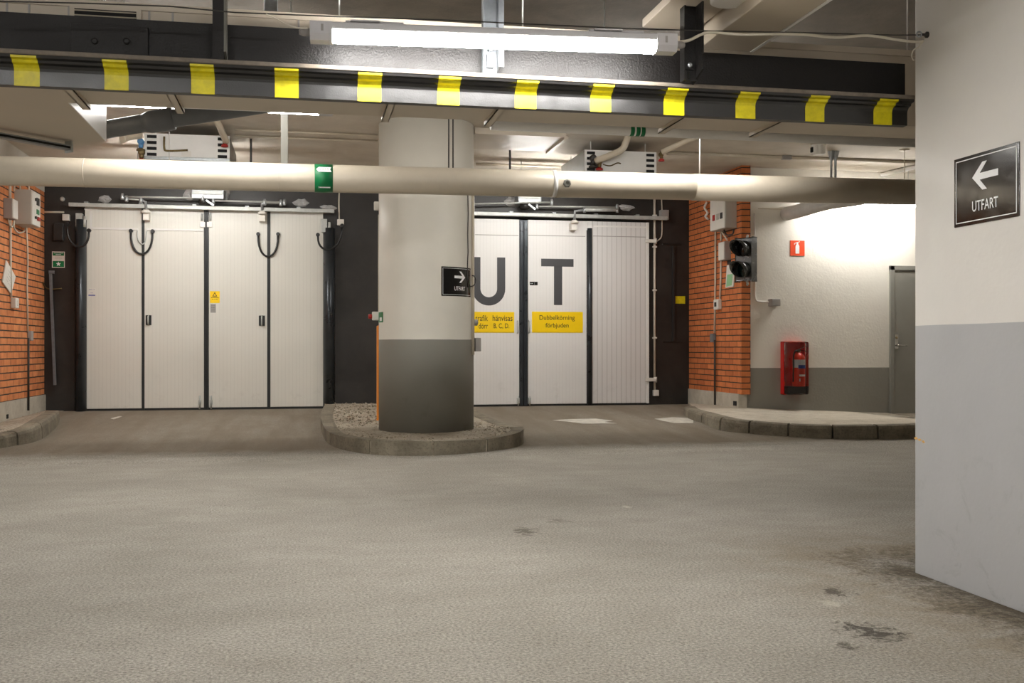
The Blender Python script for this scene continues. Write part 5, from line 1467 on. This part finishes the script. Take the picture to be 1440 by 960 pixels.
# ------------------------------------------------------------------ WHITE WALL FITTINGS
t, a, b, yy = plate_sign(1111, 338, 1131.2, 359.8, 'orange_red', 'extinguisher_sign', 'square orange-red sign with white extinguisher symbol on white wall', 'sign', Y=WWY, th=.008)
mb = MB()
def wq(px, py): p = onY(px, py, WWY); return Vector((p.x, yy, p.z))
for poly in ([(1118.3, 346), (1119.3, 343.8), (1122.7, 343.8), (1123.7, 346), (1123.7, 356.5), (1118.3, 356.5)], [(1119.8, 344), (1122.2, 344), (1122.2, 341.4), (1119.8, 341.4)], [(1117, 342.8), (1124.2, 340.2), (1124.2, 339.4), (1116.4, 341.8)], [(1117.5, 344), (1116.2, 344), (1116.4, 341.8), (1117.5, 342)]):
    mb.bm.faces.new([mb.bm.verts.new(wq(*p)) for p in poly])
bmesh.ops.recalc_face_normals(mb.bm, faces=mb.bm.faces[:])
mb.build('pictogram', 'sign_white', t)
# extinguisher cabinet
CYF = WWY - .21
c0, c1 = onY(1107.5, 480, CYF), onY(1138.5, 555, CYF)
cabt = thing('extinguisher_cabinet', ((c0.x + c1.x) / 2, WWY, c1.z), 'red fire extinguisher cabinet with clear front on the white wall', 'cabinet')
MB().box((c0.x, WWY - .012, c1.z), (c1.x, WWY, c0.z), .004).build('back_panel', 'red', cabt)
mb = MB(); wth = .012
mb.box((c0.x, CYF + .12, c1.z), (c0.x + wth, WWY - .01, c0.z)).box((c1.x - wth, CYF + .12, c1.z), (c1.x, WWY - .01, c0.z)).box((c0.x, CYF + .12, c0.z - wth), (c1.x, WWY - .01, c0.z)).box((c0.x, CYF + .12, c1.z), (c1.x, WWY - .01, c1.z + wth))
mb.build('side_frame', 'red', cabt)
MB().box((c0.x + .004, CYF, c1.z + .004), (c1.x - .004, CYF + .122, c0.z - .004), .02).build('clear_cover', 'clear_cover', cabt)
ex = onY(1123, 545, WWY - .10)
bx, by, bz0, bz1 = ex.x, WWY - .10, onY(1123, 543, WWY - .1).z, onY(1123, 496, WWY - .1).z
MB().box((c0.x + .02, by - .06, c1.z + .012), (c1.x - .03, by + .06, bz0 - .0), .004).build('base_block', 'cable_dark', cabt)
fx = thing('fire_extinguisher', (bx, by, bz0), 'red fire extinguisher standing inside the red cabinet', 'fire extinguisher')
hh = bz1 - bz0
MB().lathe((bx, by, bz0), (0, 0, 1), [(.078, 0), (.084, .012), (.084, hh - .07), (.07, hh - .028), (.03, hh), (.022, hh + .012)], 28).build('cylinder', 'red_bright', fx)
def cyl_patch(a0, a1, z0_, z1_, mat, name, r=.0848):
    mb = MB(); prev = None
    for k in range(9):
        a_ = R(a0 + (a1 - a0) * k / 8); p = Vector((bx + r * math.sin(a_), by - r * math.cos(a_), 0))
        cur = [mb.bm.verts.new((p.x, p.y, z0_)), mb.bm.verts.new((p.x, p.y, z1_))]
        if prev: mb.bm.faces.new((prev[0], cur[0], cur[1], prev[1]))
        prev = cur
    mb.build(name, mat, fx)
cyl_patch(-70, 62, bz0 + hh * .56, bz0 + hh * .80, 'sign_white', 'label_band'); cyl_patch(-28, 60, bz0 + hh * .535, bz0 + hh * .64, 'blue', 'label_stripe', .0855)
cyl_patch(-20, 50, bz0 + hh * .30, bz0 + hh * .36, 'sign_white', 'label_text', .0852); cyl_patch(-20, -10, bz0 + hh * .15, bz0 + hh * .24, 'sign_white', 'label_text', .0852)
mb = MB(); zt_ = bz1
mb.lathe((bx, by, zt_), (0, 0, 1), [(.026, 0), (.026, .03), (.016, .045)], 14)
mb.build('valve_head', 'brass', fx)
MB().obox((bx + .03, by - .03, zt_ + .065), (.05, -.01, .022), (0, .008, 0), (-.001, 0, .004), .001).build('lever', 'chrome', fx)
MB().obox((bx + .035, by - .03, zt_ + .032), (.05, -.01, -.008), (0, .008, 0), (0, 0, .004), .001).build('carry_handle', 'hose_black', fx)
MB().tube(spline([(bx - .02, by - .02, zt_ + .03), (bx - .07, by - .04, zt_ + .02), (bx - .093, by - .04, zt_ - .06), (bx - .088, by - .03, zt_ - .2), (bx - .085, by - .02, bz0 + .06)], 6), .010, 8).build('hose', 'hose_black', fx)
# small camera-like box with its conduit
t = wallbox(1080, 420.5, 1092, 430.5, WWY, .12, 'small dark grey sensor box on the white wall near brick corner', 'plastic_grey', 'sensor_box')
pts = spline([onY(1062, 396, WWY - .012), onY(1062, 415, WWY - .012), onY(1064, 422.5, WWY - .012), onY(1070, 424, WWY - .012), onY(1081, 424.5, WWY - .012)], 5)
tag(MB().tube([onY(1061, 300, WWY - .012)] + pts, .012, 8).build('wall_conduit', 'box_white'), 'white conduit bending to the small sensor box on white wall', 'conduit')
strip_pts = [onY(1066, 293, WWY - .01), onY(1105, 294, WWY - .01)]
tag(MB().tube(strip_pts, .007, 8).build('wall_conduit', 'pipe_beige'), 'thin conduit along top of the white wall left of the insulated pipe', 'conduit')
# steel personnel door
d0, d1 = onY(1250.5, 373.5, WWY), onY(1262, 374, WWY)
ztop = d0.z; zbot = .10
dr = thing('door_1', (d0.x + .5, WWY, zbot), 'grey steel door in the white wall beside the big pillar', 'door', kind='structure')
mb = MB(); fwid = .06
mb.box((d0.x, WWY - .035, zbot), (d0.x + fwid, WWY + .01, ztop), .003).box((d0.x + 1.0 - fwid, WWY - .035, zbot), (d0.x + 1.0, WWY + .01, ztop), .003).box((d0.x, WWY - .035, ztop - fwid), (d0.x + 1.0, WWY + .01, ztop), .003)
mb.build('frame', 'steel_door', dr)
lf = MB().box((d0.x + fwid + .004, WWY - .022, zbot), (d0.x + 1.0 - fwid - .004, WWY + .01, ztop - fwid - .004), .002).build('leaf', 'steel_door', dr)
q = onY(1260, 480, WWY - .022)
hd = MB().box((q.x - .025, WWY - .032, q.z - .10), (q.x + .03, WWY - .02, q.z + .10), .004).build('lock_plate', 'chrome', dr)
MB().tube([(q.x, WWY - .03, q.z - .05), (q.x, WWY - .075, q.z - .05), (q.x + .02, WWY - .08, q.z - .052), (q.x + .13, WWY - .08, q.z - .055)], .010, 10).build('handle', 'chrome', hd)
MB().lathe((q.x, WWY - .03, q.z + .05), (0, -1, 0), [(.016, 0), (.016, .01), (.008, .014)], 12).build('lock_cylinder', 'brass', hd)
